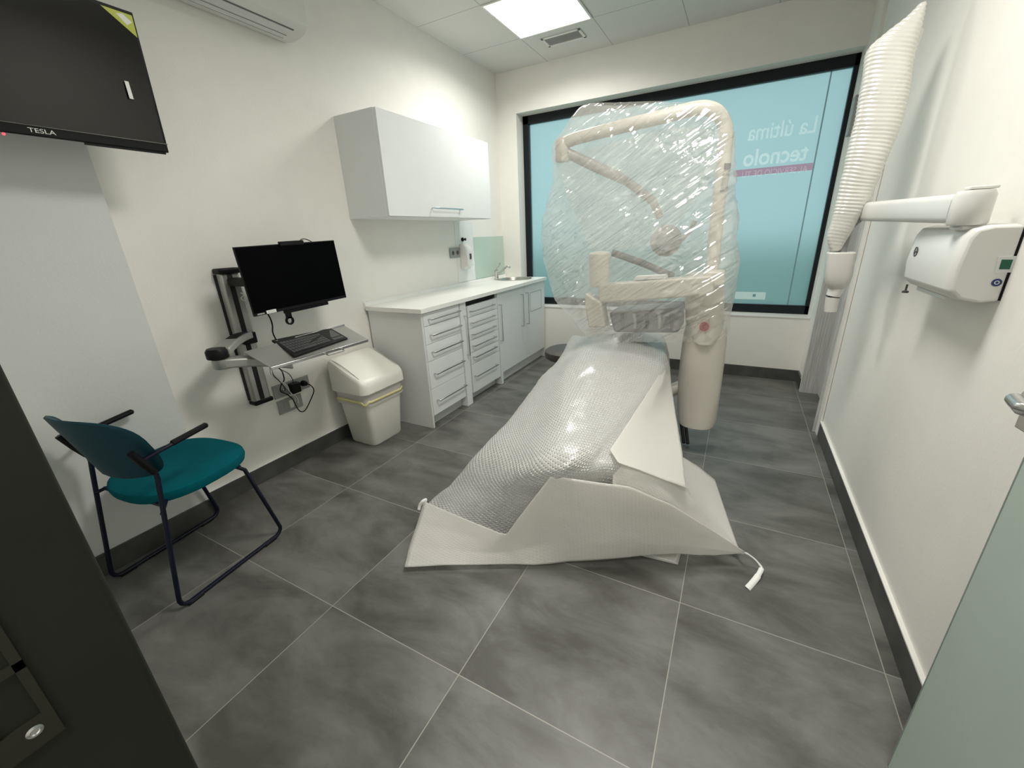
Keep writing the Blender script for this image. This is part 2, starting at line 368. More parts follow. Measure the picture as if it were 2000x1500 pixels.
# ---------------------------------------------------------------- window
wd=struct('window_1',(1.56,.15,.555))
x0,x1,z0,z1=.215,2.915,.555,2.437; fy0,fy1=.14,.20; fw=.062
b=B(); b.box(x0,x0+fw,fy0,fy1,z0,z1); b.box(x1-.03,x1,fy0,fy1,z0,z1); b.box(x0,x1,fy0,fy1,z1-.075,z1); b.box(x0,x1,fy0,fy1,z0,z0+.085)
b.build('window_frame',M_frame,wd,bevel=.002)
B().box(x0,x1,-.006,.14,z0-.002,z0+.012).build('window_sill',M_trimw,wd,bevel=.002)
b=B(); b.bm.faces.new([b.bm.verts.new(v) for v in ((x0,.17,z0),(x1,.17,z0),(x1,.17,z1),(x0,.17,z1))]); b.build('pane',M_pane,wd)
M_let=mat('white_lettering',(.9,.95,.95),.5,var=0); M_let.node_tree.nodes['Principled BSDF'].inputs['Alpha'].default_value=.30
M_pink=mat('pink_banner',(.75,.35,.42),.5,var=0); M_pink.node_tree.nodes['Principled BSDF'].inputs['Alpha'].default_value=.35
M_seam=mat('film_seam',(.20,.36,.38),.5,var=0); M_seam.node_tree.nodes['Principled BSDF'].inputs['Alpha'].default_value=.55
yt=.165
def wtext(body,size,px,py,bold=0,name='lettering',sx=1,m=None):
    P=Y(yt,px,py); return text(name,body,size,m or M_lets,frame_M(P,(-1,0,0),(0,0,1),(0,1,0)),wd,.0004,bold,sx)
wtext('La última',.165,1527,253,.0015,sx=.78)
wtext('tecnolo',.17,1513,305,.0032,sx=.86)
P0=Y(yt+.002,1586,333); P1_=Y(yt+.002,1432,345)
B().box(min(P0.x,P1_.x),max(P0.x,P1_.x),yt,yt+.001,P1_.z-.004,P0.z+.055).build('banner',tintfilm('pink_film',(.98,.70,.76),(.0,.0,.0)),wd)
yt-=.003; wtext('AL SERVICIO DE TU',.062,1511,336,.0008,sx=.85,m=tintfilm('banner_lettering',(.95,.95,.95),(.14,.14,.14))); yt+=.003
a=Y(yt,1470,577); B().box(a.x-.14,a.x+.10,yt,yt+.001,a.z-.035,a.z+.03).build('sticker',M_lets,wd)
a=Y(yt,1473,577); B().box(a.x-.012,a.x+.012,yt-.002,yt-.001,a.z-.012,a.z+.012).build('mark',M_seam,wd)
a=Y(yt,1612,180); B().box(2.752,2.762,yt-.001,yt,z0+.08,z1-.07).build('seam',M_seam,wd)
# small grey box beside the window
tag(B().box(W-.05,W-.021,-.15,-.06,1.88,2.12).build('wall_box',M_grey,bevel=.004),'slim grey box on the wall behind the padded hanging cover','wall box')
# outside: ground, pale facade and a hedge, seen only as blur through the film
st(B().box(-8,12,.9,9,-.35,-.25).build('floor_outside',mat('pavement',(.22,.34,.26),.9)))
tag(B().box(-8,12,6.5,6.9,-.25,.95).build('street_wall',mat('facade_render',(.30,.44,.40),.9)),'blurred low wall across the street beyond the frosted window','wall')
# ---------------------------------------------------------------- ceiling fittings
def panel(x,y,label):
    t=thing('ceiling_light',label,'ceiling light',(x,y,H),'square ceiling panel lights')
    b=B(); 
    for q in ((-.3,.3,-.3,-.286),(-.3,.3,.286,.3),(-.3,-.286,-.286,.286),(.286,.3,-.286,.286)): b.box(x+q[0],x+q[1],y+q[2],y+q[3],H-.008,H-.0005)
    b.build('frame',M_trimw,t)
    B().box(x-.286,x+.286,y-.286,y+.286,H-.006,H-.0005).build('diffuser',mat('lit_diffuser',(1,.99,.95),.5,emis=2.5,var=0),t)
panel(.856,-.856,'bright square panel light in the ceiling next to the air grille')
panel(2.056,-2.656,'square panel light in the ceiling above the covered dental chair')
t=thing('air_grille','white framed grey louvred air grille in the ceiling','vent',(.85,-.37,H))
b=B(); gx0,gx1,gy0,gy1=.69,1.02,-.46,-.285
for q in ((gx0,gx1,gy0,gy0+.022),(gx0,gx1,gy1-.022,gy1),(gx0,gx0+.022,gy0,gy1),(gx1-.022,gx1,gy0,gy1)): b.box(*q,H-.008,H-.0005)
b.build('frame',M_trimw,t,bevel=.002)
b=B(); b.box(gx0+.02,gx1-.02,gy0+.02,gy1-.02,H-.0015,H-.0005)
b.build('backing',mat('vent_dark',(.12,.12,.12),.7),t)
b=B()
for i in range(9):
    yy=gy0+.03+i*.0135; b.box(gx0+.022,gx1-.022,yy,yy+.005,H-.007,H-.0015)
b.build('louvres',mat('vent_grey',(.38,.38,.38),.5),t)
t=thing('ceiling_light','unseen fill panel added to the corridor ceiling outside the entrance','ceiling light',(2.3,-5.05,H))
B().box(2.0,2.6,-5.35,-4.75,H-.008,H-.0005).build('diffuser',mat('lit_diffuser',(1,.99,.95),.5),t)  # added panel, out of view, that goes with the corridor fill lamp
# ---------------------------------------------------------------- base cabinets
FR=.5
def hbar(y0,y1,z,parent,x=FR):
    b=B(); b.box(x+.027,x+.034,y0,y1,z-.005,z+.005); b.box(x,x+.03,y0,y0+.008,z-.004,z+.004); b.box(x,x+.03,y1-.008,y1,z-.004,z+.004)
    b.build('handle',M_chrome,parent,bevel=.0015)
def vbar(y,z0,z1,parent,x=FR):
    b=B(); b.box(x+.027,x+.034,y-.005,y+.005,z0,z1); b.box(x,x+.03,y-.004,y+.004,z0,z0+.008); b.box(x,x+.03,y-.004,y+.004,z1-.008,z1)
    b.build('handle',M_chrome,parent,bevel=.0015)
def front(name,y0,y1,z0,z1,parent,x=FR):
    return B().box(x-.018,x,y0+.0015,y1-.0015,z0+.0015,z1-.0015).build(name,M_white,parent,bevel=.001)
TZ=.85
t=thing('drawer_cabinet','white base cabinet with five wide drawers at the near end of the worktop','cabinet',(.25,-1.83,0))
b=B(); b.box(.014,FR,-2.062,-2.044,0,TZ); b.box(.014,.48,-2.044,-1.62,.09,TZ-.001); b.box(.43,.445,-2.044,-1.62,0,.09)
b.build('carcass',M_edge,t,bevel=.001)
bd=[.845,.753,.625,.502,.298,.092]
for i in range(5):
    dr=front('drawer',-2.042,-1.622,bd[i+1],bd[i],t); 
    zc=[.797,.686,.565,.405,.20][i]; hbar(-1.995,-1.64,zc,dr)
t=thing('drawer_pedestal','white pedestal of six drawers between two pull-out strips under the worktop','cabinet',(.25,-1.3,0))
b=B(); b.box(.014,.475,-1.50,-1.05,.085,.80); b.box(.42,.435,-1.5,-1.05,.0,.085); b.build('carcass',M_edge,t,bevel=.001)
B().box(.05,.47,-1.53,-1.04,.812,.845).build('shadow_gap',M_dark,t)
bd=[.808,.716,.624,.531,.428,.33,.08]
for i in range(6):
    dr=front('drawer',-1.51,-1.045,bd[i+1],bd[i],t); zc=[.764,.671,.577,.483,.39,.224][i]; hbar(-1.485,-1.13,zc,dr)
pl=B().box(.05,FR+.004,-1.612,-1.535,.0,.846).build('pull_out_strip',M_white,t,bevel=.001); vbar(-1.572,.428,.748,pl,FR+.004)
pl=B().box(.05,FR+.004,-1.040,-1.004,.0,.846).build('pull_out_strip',M_white,t,bevel=.001); vbar(-1.028,.415,.748,pl,FR+.004)
t=thing('sink_cabinet','white two-door base cabinet below the round steel sink','cabinet',(.25,-.5,0))
b=B(); b.box(.014,.48,-1.0,-.03,.10,.70); b.box(.44,.455,-1.0,-.03,0,.1); b.box(.46,.48,-1.0,-.03,.70,TZ-.001); b.box(.014,FR,-.03,-.014,0,TZ-.001)
b.build('carcass',M_edge,t,bevel=.001)
dr=front('door',-1.0,-.500,.105,.846,t); vbar(-.588,.462,.777,dr)
dr=front('door',-.497,-.03,.105,.846,t); vbar(-.472,.461,.777,dr)
b=B(); b.box(FR,FR+.0008,-.372,-.108,.757,.760); b.box(FR,FR+.0008,-.372,-.108,.566,.569); b.box(FR,FR+.0008,-.111,-.108,.566,.760); b.box(FR,FR+.0008,-.372,-.369,.566,.760)
b.build('hatch_outline',mat('thin_shadow_line',(.08,.08,.08),.6),dr)
# worktop with a round cut-out is a loft around the sink bowl
t=thing('worktop','long white laminate worktop with a low upstand along the wall','worktop',(.26,-1.05,.85))
SC=(.245,-.225); SR=.165
def ringpt(a,rect):
    dx,dy=math.cos(a),math.sin(a)
    if not rect: return (SC[0]+SR*dx,SC[1]+SR*dy)
    k=min([v for v in ((.522-SC[0])/dx if dx>1e-6 else 9,(.013-SC[0])/dx if dx<-1e-6 else 9,(-.003-SC[1])/dy if dy>1e-6 else 9,(-2.08-SC[1])/dy if dy<-1e-6 else 9)])
    return (SC[0]+k*dx,SC[1]+k*dy)
angs=sorted([2*math.pi*k/96 for k in range(96)]+[math.atan2(cy-SC[1],cx-SC[0])%(2*math.pi) for cx in (.522,.013) for cy in (-.003,-2.08)])
b=B(); o_=[ringpt(a,True) for a in angs]; i_=[ringpt(a,False) for a in angs]
vo=[b.bm.verts.new((p[0],p[1],.88)) for p in o_]; vi=[b.bm.verts.new((p[0],p[1],.88)) for p in i_]
vob=[b.bm.verts.new((p[0],p[1],.851)) for p in o_]; vib=[b.bm.verts.new((p[0],p[1],.851)) for p in i_]
N=len(angs)
for k in range(N):
    j=(k+1)%N
    b.bm.faces.new((vo[k],vo[j],vi[j],vi[k])); b.bm.faces.new((vob[k],vob[j],vib[j],vib[k])); b.bm.faces.new((vo[k],vo[j],vob[j],vob[k])); b.bm.faces.new((vi[k],vi[j],vib[j],vib[k]))
b.build('slab',M_top,t)
b=B().prism([(.001,-2.085,.851),(.024,-2.085,.881),(.020,-2.085,.902),(.001,-2.085,.910)],(0,2.08,0)); b.build('upstand',M_top,t,bevel=.001)
t=thing('sink','round stainless steel sink bowl set into the worktop','sink',(SC[0],SC[1],.88))
B().lathe((SC[0],SC[1],.8805),[(.185,0),(.187,.003),(.165,.004),(.158,-.01),(.14,-.12),(.04,-.135),(.035,-.14),(.0001,-.14),(.0001,-.143),(.145,-.124),(.162,-.01),(.163,-.0005)],48).build('bowl',M_steel,t,smooth=True)
B().lathe((SC[0],SC[1],.742),[(.0001,0),(.032,0),(.032,.004),(.0001,.004)],24).build('drain',M_chrome,t,smooth=True)
fx,fy=.085,-.32
t=thing('faucet','chrome mixer tap with raised lever at the worktop sink','faucet',(fx,fy,.884))
B().lathe((fx,fy,.8845),[(.026,0),(.026,.006),(.021,.01),(.019,.075),(.021,.082),(.018,.095),(.0001,.1)],24).build('body',M_chrome,t,smooth=True)
B().tube(cr([(fx+.005,fy,.93),(fx+.05,fy+.02,.965),(fx+.10,fy+.045,1.01),(fx+.125,fy+.055,1.01),(fx+.132,fy+.058,.995)],6),.0095,12).build('spout',M_chrome,t,smooth=True)
B().tube(cr([(fx,fy,.975),(fx+.012,fy+.008,1.0),(fx+.03,fy+.018,1.03),(fx+.035,fy+.02,1.05)],6),[.010]*6+[.006]*6+[.0075]*7,10).build('lever',M_chrome,t,smooth=True)
# ---------------------------------------------------------------- wall cabinet
t=thing('wall_cabinet','white wall cabinet with one wide flap door above the worktop','cabinet',(.17,-1.44,1.46))
B().box(.0005,.332,-2.075,-.81,1.46,2.052).build('carcass',M_white,t,bevel=.001)
dr=B().box(.334,.352,-2.073,-.812,1.462,2.050).build('door',M_white,t,bevel=.0012)
hb=B(); hb.box(.38,.387,-1.645,-1.29,1.515,1.525); hb.box(.352,.385,-1.645,-1.637,1.516,1.524); hb.box(.352,.385,-1.298,-1.29,1.516,1.524); hb.build('handle',M_chrome,dr,bevel=.0015)
# splash items
tag(B().box(.0005,.007,-.60,-.004,.914,1.314).build('splash_panel',mat('pale_green_glass',(.50,.62,.54),.12,var=.01),bevel=.001),'pale green glass splash panel on the wall beside the tap','splashback')
tag(B().box(0.0003,.004,-.895,-.60,.912,1.46).build('wall_panel',mat('white_wall_sheet',(.80,.82,.80),.25),bevel=.001),'glossy white sheet on the wall behind the soap dispenser','wall panel')
def socket(y0,y1,z0,z1,holes,label,sz=.019,x=.0):
    t=thing('wall_socket',label,'socket',(x,(y0+y1)/2,(z0+z1)/2))
    B().box(x+.0003,x+.009,y0,y1,z0,z1).build('plate',M_grey,t,bevel=.002)
    for (hy,hz) in holes: B().lathe((x+.0088,hy,hz),[(.0001,0),(sz,0),(sz,.001),(sz-.003,.0012),(sz-.004,.0004),(.0001,.0004)],24,'x').build('outlet',M_dgrey,t,smooth=True)
    return t
socket(-1.005,-.855,1.142,1.228,[(-.962,1.185),(-.892,1.185)],'grey double wall socket above the worktop, left of the soap dispenser',x=.004)
t=thing('soap_dispenser','white wall-mounted soap dispenser between grey socket and green splash panel','dispenser',(.004,-.79,1.1))
pr=[(.0045,1.03),(.0045,1.26),(.03,1.26),(.065,1.235),(.085,1.20),(.09,1.15),(.085,1.09),(.095,1.06),(.06,1.055),(.05,1.03)]
B().prism([(x,-.845,z) for x,z in pr],(0,.10,0)).build('housing',M_plas,t,bevel=.008,seg=3,smooth=True)
B().box(.0885,.0925,-.81,-.78,1.12,1.17).build('level_window',M_dgrey,t,bevel=.001)
tag(B().lathe((.0045,-.79,1.298),[(.0001,0),(.017,0),(.017,.012),(.006,.016),(.006,.03),(.012,.034),(.012,.04),(.0001,.04)],20,'x').build('wall_hook',M_black,smooth=True),'small black round hook on the wall above the soap dispenser','hook')
# ---------------------------------------------------------------- air conditioner
t=thing('air_conditioner','white wall-mounted split air conditioner at the top of the left wall','air conditioner',(.0,-2.72,2.35))
pr=[(.0005,2.347),(.06,2.338),(.12,2.340),(.165,2.352),(.195,2.378),(.205,2.42),(.205,2.60),(.17,2.635),(.0005,2.635)]
B().prism([(x,-3.13,z) for x,z in pr],(0,.812,0)).build('housing',M_plas,t,bevel=.006,seg=3,smooth=True)
M_line=mat('thin_groove',(.14,.14,.14),.6)
def acs(x,z): return (x,z)
b=B(); b.prism([(x,-3.07,z) for x,z in ((.072,2.3375),(.072,2.334),(.158,2.346),(.158,2.350))],(0,.68,0)); b.build('louvre_flap',mat('ac_flap',(.70,.71,.70),.45),t,bevel=.0012)
b=B(); b.box(.066,.070,-3.075,-2.385,2.3355,2.3375); b.prism([(x,-3.075,z) for x,z in ((.160,2.3495),(.160,2.3475),(.165,2.350),(.165,2.352))],(0,.69,0)); b.box(.105,.107,-3.07,-2.39,2.3365,2.3375)
b.build('groove',M_line,t)
# ---------------------------------------------------------------- television
t=thing('television','black flat television on a wall arm above the teal chair','television',(.31,-3.56,1.9))
zb,zt=1.674,2.110; xb,xt=.300,.325; yr=-3.186; yl=yr-.735
def tvp(u,v,d=0): # u 0..1 left to right, v 0..1 up
    return Vector((xb+(xt-xb)*v+d,yl+(yr-yl)*u,zb+(zt-zb)*v))
def tvbox(u0,u1,v0,v1,d0,d1,name,m,par=None,bev=0):
    a=[tvp(u0,v0),tvp(u1,v0),tvp(u1,v1),tvp(u0,v1)]
    return B().loft([[p+Vector((d0,0,0)) for p in a],[p+Vector((d1,0,0)) for p in a]]).build(name,m,par or t,bevel=bev)
tvbox(0,1,0,1,-.012,.0,'bezel',M_black,bev=.003)
tvbox(.09,.91,.08,.8,-.05,-.012,'rear_housing',M_black,bev=.01)
tvbox(.012,.988,.072,.975,.0001,.0008,'screen',M_tvs)
b=B().tube([tvp(0,.066,.002),tvp(1,.066,.002)],.0016,6); b.build('bezel_highlight_strip',mat('highlight_grey',(.25,.25,.24),.15,.5),t)  # paler strip modelled along the bezel to stand for its highlight
tvbox(.66,.985,-.016,0,-.008,-.002,'bottom_lip',M_black)
text('logo','TESLA',.018,M_pap,frame_M(tvp(.525,.034,.0012),(0,1,0),((xt-xb),0,(zt-zb)),(1,0,-.06)),t,.0003,0,1.3)
b=B(); b.prism([tvp(.875,.975,.0009),tvp(.992,.975,.0009),tvp(.992,.83,.0009)],(.0005,0,0)); b.build('corner_sticker',M_lime,t)
b=B(); b.prism([tvp(.928,.955,.0015),tvp(.955,.965,.0015),tvp(.985,.925,.0015),tvp(.962,.895,.0015)],(.0004,0,0)); b.build('sticker_print',M_pap,t)
a=X(.318,252,176); b=B(); b.box(a.x,a.x+.0006,a.y-.006,a.y+.006,a.z-.027,a.z+.027); b.build('paper_label',M_pap,t)
B().lathe(tvp(.405,-.012,-.003),[(.0001,0),(.004,0),(.003,.006),(.0001,.007)],10,'x').build('status_light',mat('red_led',(.9,.05,.08),.4,emis=1.5),t)
b=B(); b.box(.0705,.085,-3.72,-3.62,1.80,2.0); b.tube([(.08,-3.67,1.9),(.17,-3.60,1.9),(.265,-3.56,1.9)],.017,10); b.build('wall_bracket',M_black,t)
# ---------------------------------------------------------------- monitor workstation
t=thing('monitor_mount','grey and black wall rail with folding arm and keyboard shelf','wall mount',(.03,-2.95,.5))
b=B().box(.0005,.055,-3.0,-2.905,.492,1.205); b.build('rail',M_alu,t,bevel=.01)
B().box(.0003,.068,-3.006,-2.899,1.190,1.218).build('end_cap',M_black,t,bevel=.008); B().box(.0003,.066,-3.006,-2.899,.478,.503).build('end_cap',M_black,t,bevel=.008)
b=B(); b.box(.054,.058,-2.968,-2.944,.505,1.188); b.box(.0003,.018,-3.005,-3.0003,.505,1.188); b.box(.0003,.018,-2.905,-2.900,.505,1.188); b.build('groove',M_dark,t)
# folding arm: link from rail out to elbow, link back under shelf
EL=Vector((.240,-3.185,.835))
def link(p,q,w0,w1,h,zoff,name,m,bev=.008):
    p=Vector(p);q=Vector(q); d=(q-p); d.z=0; d.normalize(); n_=Vector((-d.y,d.x,0)); rings=[]
    for k in range(9):
        s=k/8; c=p.lerp(q,s); wv_=w0+(w1-w0)*s; bow=math.sin(s*math.pi)*.012
        rings.append([c+n_*wv_+Vector((0,0,zoff+bow)),c-n_*wv_+Vector((0,0,zoff+bow)),c-n_*wv_+Vector((0,0,zoff+h+bow)),c+n_*wv_+Vector((0,0,zoff+h+bow))])
    return B().loft(rings).build(name,m,t,bevel=bev,seg=3,smooth=True)
link((.065,-2.95,.850),EL,.028,.044,.036,.004,'upper_arm',M_alu)
link((.085,-2.97,.889),(.20,-3.13,.873),.016,.033,.007,.0,'arm_cover',M_black,.003)
link(EL,(.36,-2.93,.765),.044,.026,.045,-.052,'lower_arm',M_alu)
B().lathe(EL+Vector((-.006,-.012,-.004)),[(.0001,0),(.045,0),(.046,.004),(.046,.034),(.038,.046),(.0001,.048)],28).build('elbow_cap',M_black,t,smooth=True)
B().lathe(EL+Vector((0,0,-.055)),[(.0001,0),(.040,0),(.044,.006),(.044,.046),(.0001,.050)],28).build('elbow_joint',M_alu,t,smooth=True)
B().box(.056,.085,-2.985,-2.915,.825,.885).build('slider',M_black,t,bevel=.006)
# shelf, tilted: near edge lower
A0,A1,A2,A3=Z(.80,528,717),Z(.80,718,662),Z(.84,672,635),Z(.84,475,687)
def shelfpt(u,v,h=0):  # u along, v from front to back
    p=A0.lerp(A1,u).lerp(A3.lerp(A2,u),v); nn=(A1-A0).cross(A3-A0).normalized(); 
    if nn.z<0: nn=-nn
    return p+nn*h
b=B().loft([[shelfpt(*c,-.006) for c in ((0,0),(1,0),(1,1),(0,1))],[shelfpt(*c,0) for c in ((0,0),(1,0),(1,1),(0,1))]]); b.build('shelf',M_alu,t,bevel=.0015)
b=B(); b.loft([[shelfpt(*c,-.014) for c in ((0,-.03),(1,-.03),(1,.01),(0,.01))],[shelfpt(*c,.001) for c in ((0,-.03),(1,-.03),(1,.01),(0,.01))]]); b.loft([[shelfpt(*c,0) for c in ((.45,.97),(1,.97),(1,1),(.45,1))],[shelfpt(*c,.008) for c in ((.45,.97),(1,.97),(1,1),(.45,1))]])
b.build('shelf_rim',M_chrome,t,bevel=.0015)
b=B().tube(cr([shelfpt(.50,-.02,-.008),shelfpt(.505,-.10,-.010),shelfpt(.52,-.13,-.01),shelfpt(.66,-.13,-.01),shelfpt(.68,-.10,-.01),shelfpt(.68,-.02,-.008)],5),.004,8); b.build('pull_handle',M_chrome,t,smooth=True)
# monitor
t=thing('monitor','black computer monitor on the wall mount, above the keyboard','monitor',(.29,-2.76,1.0))
m00,m10,m11,m01=X(.300,497,619),X(.300,677,581),X(.288,652,469),X(.288,455,483)
def mp_(u,v,d=0): return m00.lerp(m10,u).lerp(m01.lerp(m11,u),v)+Vector((d,0,0))
def mbox(u0,u1,v0,v1,d0,d1,name,m,bev=0,par=None):
    a=[(u0,v0),(u1,v0),(u1,v1),(u0,v1)]
    return B().loft([[mp_(*c,d0) for c in a],[mp_(*c,d1) for c in a]]).build(name,m,par or t,bevel=bev)
mbox(0,1,0,1,-.010,0,'bezel',M_black,.002); mbox(.008,.992,.045,.985,0.0001,.0006,'screen',M_screen)
mbox(.2,.8,.12,.7,-.045,-.010,'rear_housing',M_black,.01)
b=B(); b.box(.058,.25,-2.975,-2.925,1.13,1.17); b.box(.235,.256,-2.96,-2.68,1.09,1.21); b.build('support_arm',M_black,t,bevel=.005)
mbox(.30,.78,-.06,.02,-.03,-.012,'lower_bracket',M_black,.002)
mbox(.40,.64,.97,1.035,-.006,.012,'top_clip',M_black,.002)
b=B().tube(cr([mp_(.62,1.03,.0),mp_(.66,1.05,-.01),mp_(.72,1.04,-.02),mp_(.78,.99,-.025)],5),.0025,6); b.build('clip_lead',M_black,t)
b=B(); c0=X(.27,566,626); b.lathe(c0,[(.014,-.006),(.022,-.006),(.022,.006),(.014,.006),(.014,-.006)],22,'x'); b.box(c0.x-.006,c0.x+.006,c0.y-.014,c0.y+.014,c0.z+.012,c0.z+.05); b.build('cable_ring',M_black,t,smooth=True)
mbox(.115,.205,.005,.055,.0008,.0014,'service_label',M_pap); 
for k in range(4): mbox(.125,.195,.012+k*.010,.015+k*.010,.0014,.0016,'label_print',M_grey)
mbox(.03,.095,.012,.035,.0008,.0012,'maker_mark',M_grey)
# keyboard
t=thing('keyboard','black compact keyboard with touchpad on the grey pull-out shelf','keyboard',shelfpt(.5,.5))
iv=lambda px,py,z: Z(z,px,py)
def kp(u,v,h): 
    P=[(575,699),(680,664),(647,645),(531,669)]
    k00,k10,k11,k01=Z(.806,*P[0]),Z(.806,*P[1]),Z(.834,*P[2]),Z(.832,*P[3])
    return k00.lerp(k10,u).lerp(k01.lerp(k11,u),v)+Vector((0,0,h))
def kbox(u0,u1,v0,v1,h0,h1,name,m,bev,par=None):
    a=[(u0,v0),(u1,v0),(u1,v1),(u0,v1)]; return B().loft([[kp(*c,h0) for c in a],[kp(*c,h1) for c in a]]).build(name,m,par or t,bevel=bev)
kbox(0,1,0,1,.0015,.014,'base',mat('black_key_base',(.008,.008,.009),.5,spec=.2),.004)
M_key=mat('key_caps',(.06,.061,.064),.45)
for r_ in range(5):
    b=B()
    for c_ in range(14):
        u0=.04+c_*.0475; v0=.10+r_*.135
        if r_==0 and 4<=c_<=8:
            if c_!=4: continue
            a=[(u0,v0),(u0+.23,v0),(u0+.23,v0+.105),(u0,v0+.105)]
        else: a=[(u0,v0),(u0+.040,v0),(u0+.040,v0+.105),(u0,v0+.105)]
        b.loft([[kp(*c,.0138) for c in a],[kp(*c,.0168) for c in a]])
    b.build('key_row',M_key,t)
kbox(.76,.96,.30,.80,.0138,.0150,'touchpad',mat('touch_grey',(.03,.03,.032),.25),.001)
kbox(.76,.96,.10,.24,.0138,.0152,'touchpad_buttons',M_key,.001)
p_=kp(.05,.90,.0142); B().lathe(p_,[(.0001,0),(.006,0),(.006,.0008),(.0001,.0008)],16).build('round_logo',M_pap,t)
# sockets below the workstation
a,b_=X(0,534,756),X(0,603,745)
def plate_(P,name,m,parent,x0=.0003,x1=.009):
    V=[X(x1,*p) for p in P]; return V
def px_plate(px,x0,x1):
    V=[X(x1,*p) for p in px]; y0=min(v.y for v in V);y1=max(v.y for v in V);z0=sum(sorted(v.z for v in V)[:2])/2;z1=sum(sorted(v.z for v in V)[2:])/2
    return y0,y1,z0,z1
y0,y1,z0,z1=px_plate([(533.5,755),(538,781),(601,732),(604,757)],0,.009)
t=socket(y0,y1,z0,z1,[(y1-.045,(z0+z1)/2),(y1-.115,(z0+z1)/2)],'long grey wall socket plate with black plugs below the keyboard shelf')
k_=X(.01,552,762); B().lathe(k_,[(.0001,0),(.009,0),(.007,.012),(.0001,.014)],14,'x').build('aerial_port',M_chrome,t,smooth=True)
sy1,sz=y1,(z0+z1)/2
y0,y1,z0,z1=px_plate([(541,784.5),(547.7,810),(592.7,793.5),(587.5,768.7)],0,.009)
t=socket(y0,y1,z0,z1,[],'grey data outlet plate on the wall, lower of the two below the keyboard shelf')
for fz in (.22,.45): B().box(.009,.012,y0+(y1-y0)*fz,y0+(y1-y0)*(fz+.16),z0+.018,z1-.018).build('outlet_cover',M_trimw if fz>.3 else M_grey,t,bevel=.001)
t=thing('power_adapter','square black plug-in adapter in the long grey socket plate','plug',(.03,sy1-.115,sz)); 
B().box(.0105,.052,sy1-.147,sy1-.088,sz-.034,sz+.03).build('housing',M_black,t,bevel=.006)
B().tube(cr([(.03,sy1-.118,sz+.03),(.04,sy1-.125,sz+.06),(.10,sy1-.18,sz+.12),(.19,sy1-.29,sz+.20),(.24,sy1-.33,sz+.262)],6),.0022,6).build('lead',M_black,t,smooth=True)
t=thing('power_cable','black plug with cable looping down below the long grey socket plate','cable',(.03,sy1-.045,sz))
B().lathe((.0105,sy1-.045,sz),[(.0001,0),(.018,0),(.018,.012),(.013,.02),(.013,.03),(.0001,.032)],20,'x').build('plug',M_black,t,smooth=True)
pts=[(.035,)+tuple(X(.035,*p))[1:] for p in ((596,750),(606,752),(613,762),(608,778),(597,800),(588,804),(580,796),(572,780),(560,770),(548,764),(549,752),(555,742),(552,728))]
pts+= [tuple(X(.12,548,722)),tuple(X(.25,543,716))]
B().tube(cr(pts,6),.0034,8).build('lead',M_black,t,smooth=True)
for k,(c_,pp) in enumerate((((.75,.75,.73),((530,718,.3),(535,732,.1),(545,742,.04),(556,752,.04),(566,765,.04),(572,772,.04),(577,780,.03),(575,790,.02))),((.75,.75,.73),((527,718,.28),(529,730,.1),(540,740,.04),(560,752,.04),(567,766,.04),(580,776,.03),(583,788,.02))),((.01,.01,.01),((531,717,.27),(534,733,.1),(545,744,.04),(556,758,.04),(555,764,.03),(551,762,.02))))):
    pts=[X(x,a_,b2) for a_,b2,x in pp]
    tag(B().tube(cr(pts,6),.0022,6).build('data_cable',mat('cable_white',(.7,.7,.68),.4) if k<2 else M_black,smooth=True),['thin white cable dangling from the shelf to the lower grey outlet plate','second thin white cable beside it, ending slightly farther right on the outlet plate','thin black cable dangling from the shelf to the aerial port'][k],'cable')
t=thing('monitor_cable','black cable hanging from the monitor down behind the keyboard','cable',(.2,-2.9,.85))
B().tube(cr([X(.255,518,607),X(.25,527,620),X(.24,532,635),X(.235,533,650),X(.245,540,665)],8),.0036,8).build('lead',M_black,t,smooth=True)
tag(B().tube(cr([X(.07,470,572),X(.08,476,576),X(.075,471,583),X(.08,480,588),X(.12,484,583)],6),.003,6).build('white_cable',mat('cable_white',(.7,.7,.68),.4),smooth=True),'short white cable loop beside the wall rail behind the monitor','cable')
# ---------------------------------------------------------------- swing bin
cx,cy=.19,-2.315
t=thing('waste_bin','white plastic waste bin with domed swing lid and yellow-tied liner','bin',(cx,cy,0))
def br(z,hx,hy,r=.035): return rrect(cx,cy,hx,hy,z,r)
B().loft([br(0,.112,.130),br(.01,.118,.136),br(.40,.142,.170)]).build('body',M_bin,t,smooth=True)
G=[]
for i in range(9):
    z=.42-.115*i/8; row=[]
    ring=rrect(cx,cy,.148+.004*math.sin(i),.176,z,.04,7); n_=len(ring)
    for k,pnt in enumerate(ring+[ring[0]]):
        c_=Vector((cx,cy,z)); dd=(pnt-c_).normalized(); row.append(pnt+dd*(.004*noise.noise(Vector((pnt.x*30,pnt.y*30,z*60+pnt.y*40)))))
    G.append(row)
B().grid(G).build('liner',M_liner,t,smooth=True)
b=B(); ring=[p_+Vector((0,0,.012*math.sin(k*.9))) for k,p_ in enumerate(rrect(cx,cy,.151,.179,.318,.04,7))]
rings=[[p_+Vector((0,0,h)) for p_ in ring] for h in (0,.021)]; b.loft(rings,cap=False); b.build('drawstring',M_yel,t,smooth=True,solid=.003)
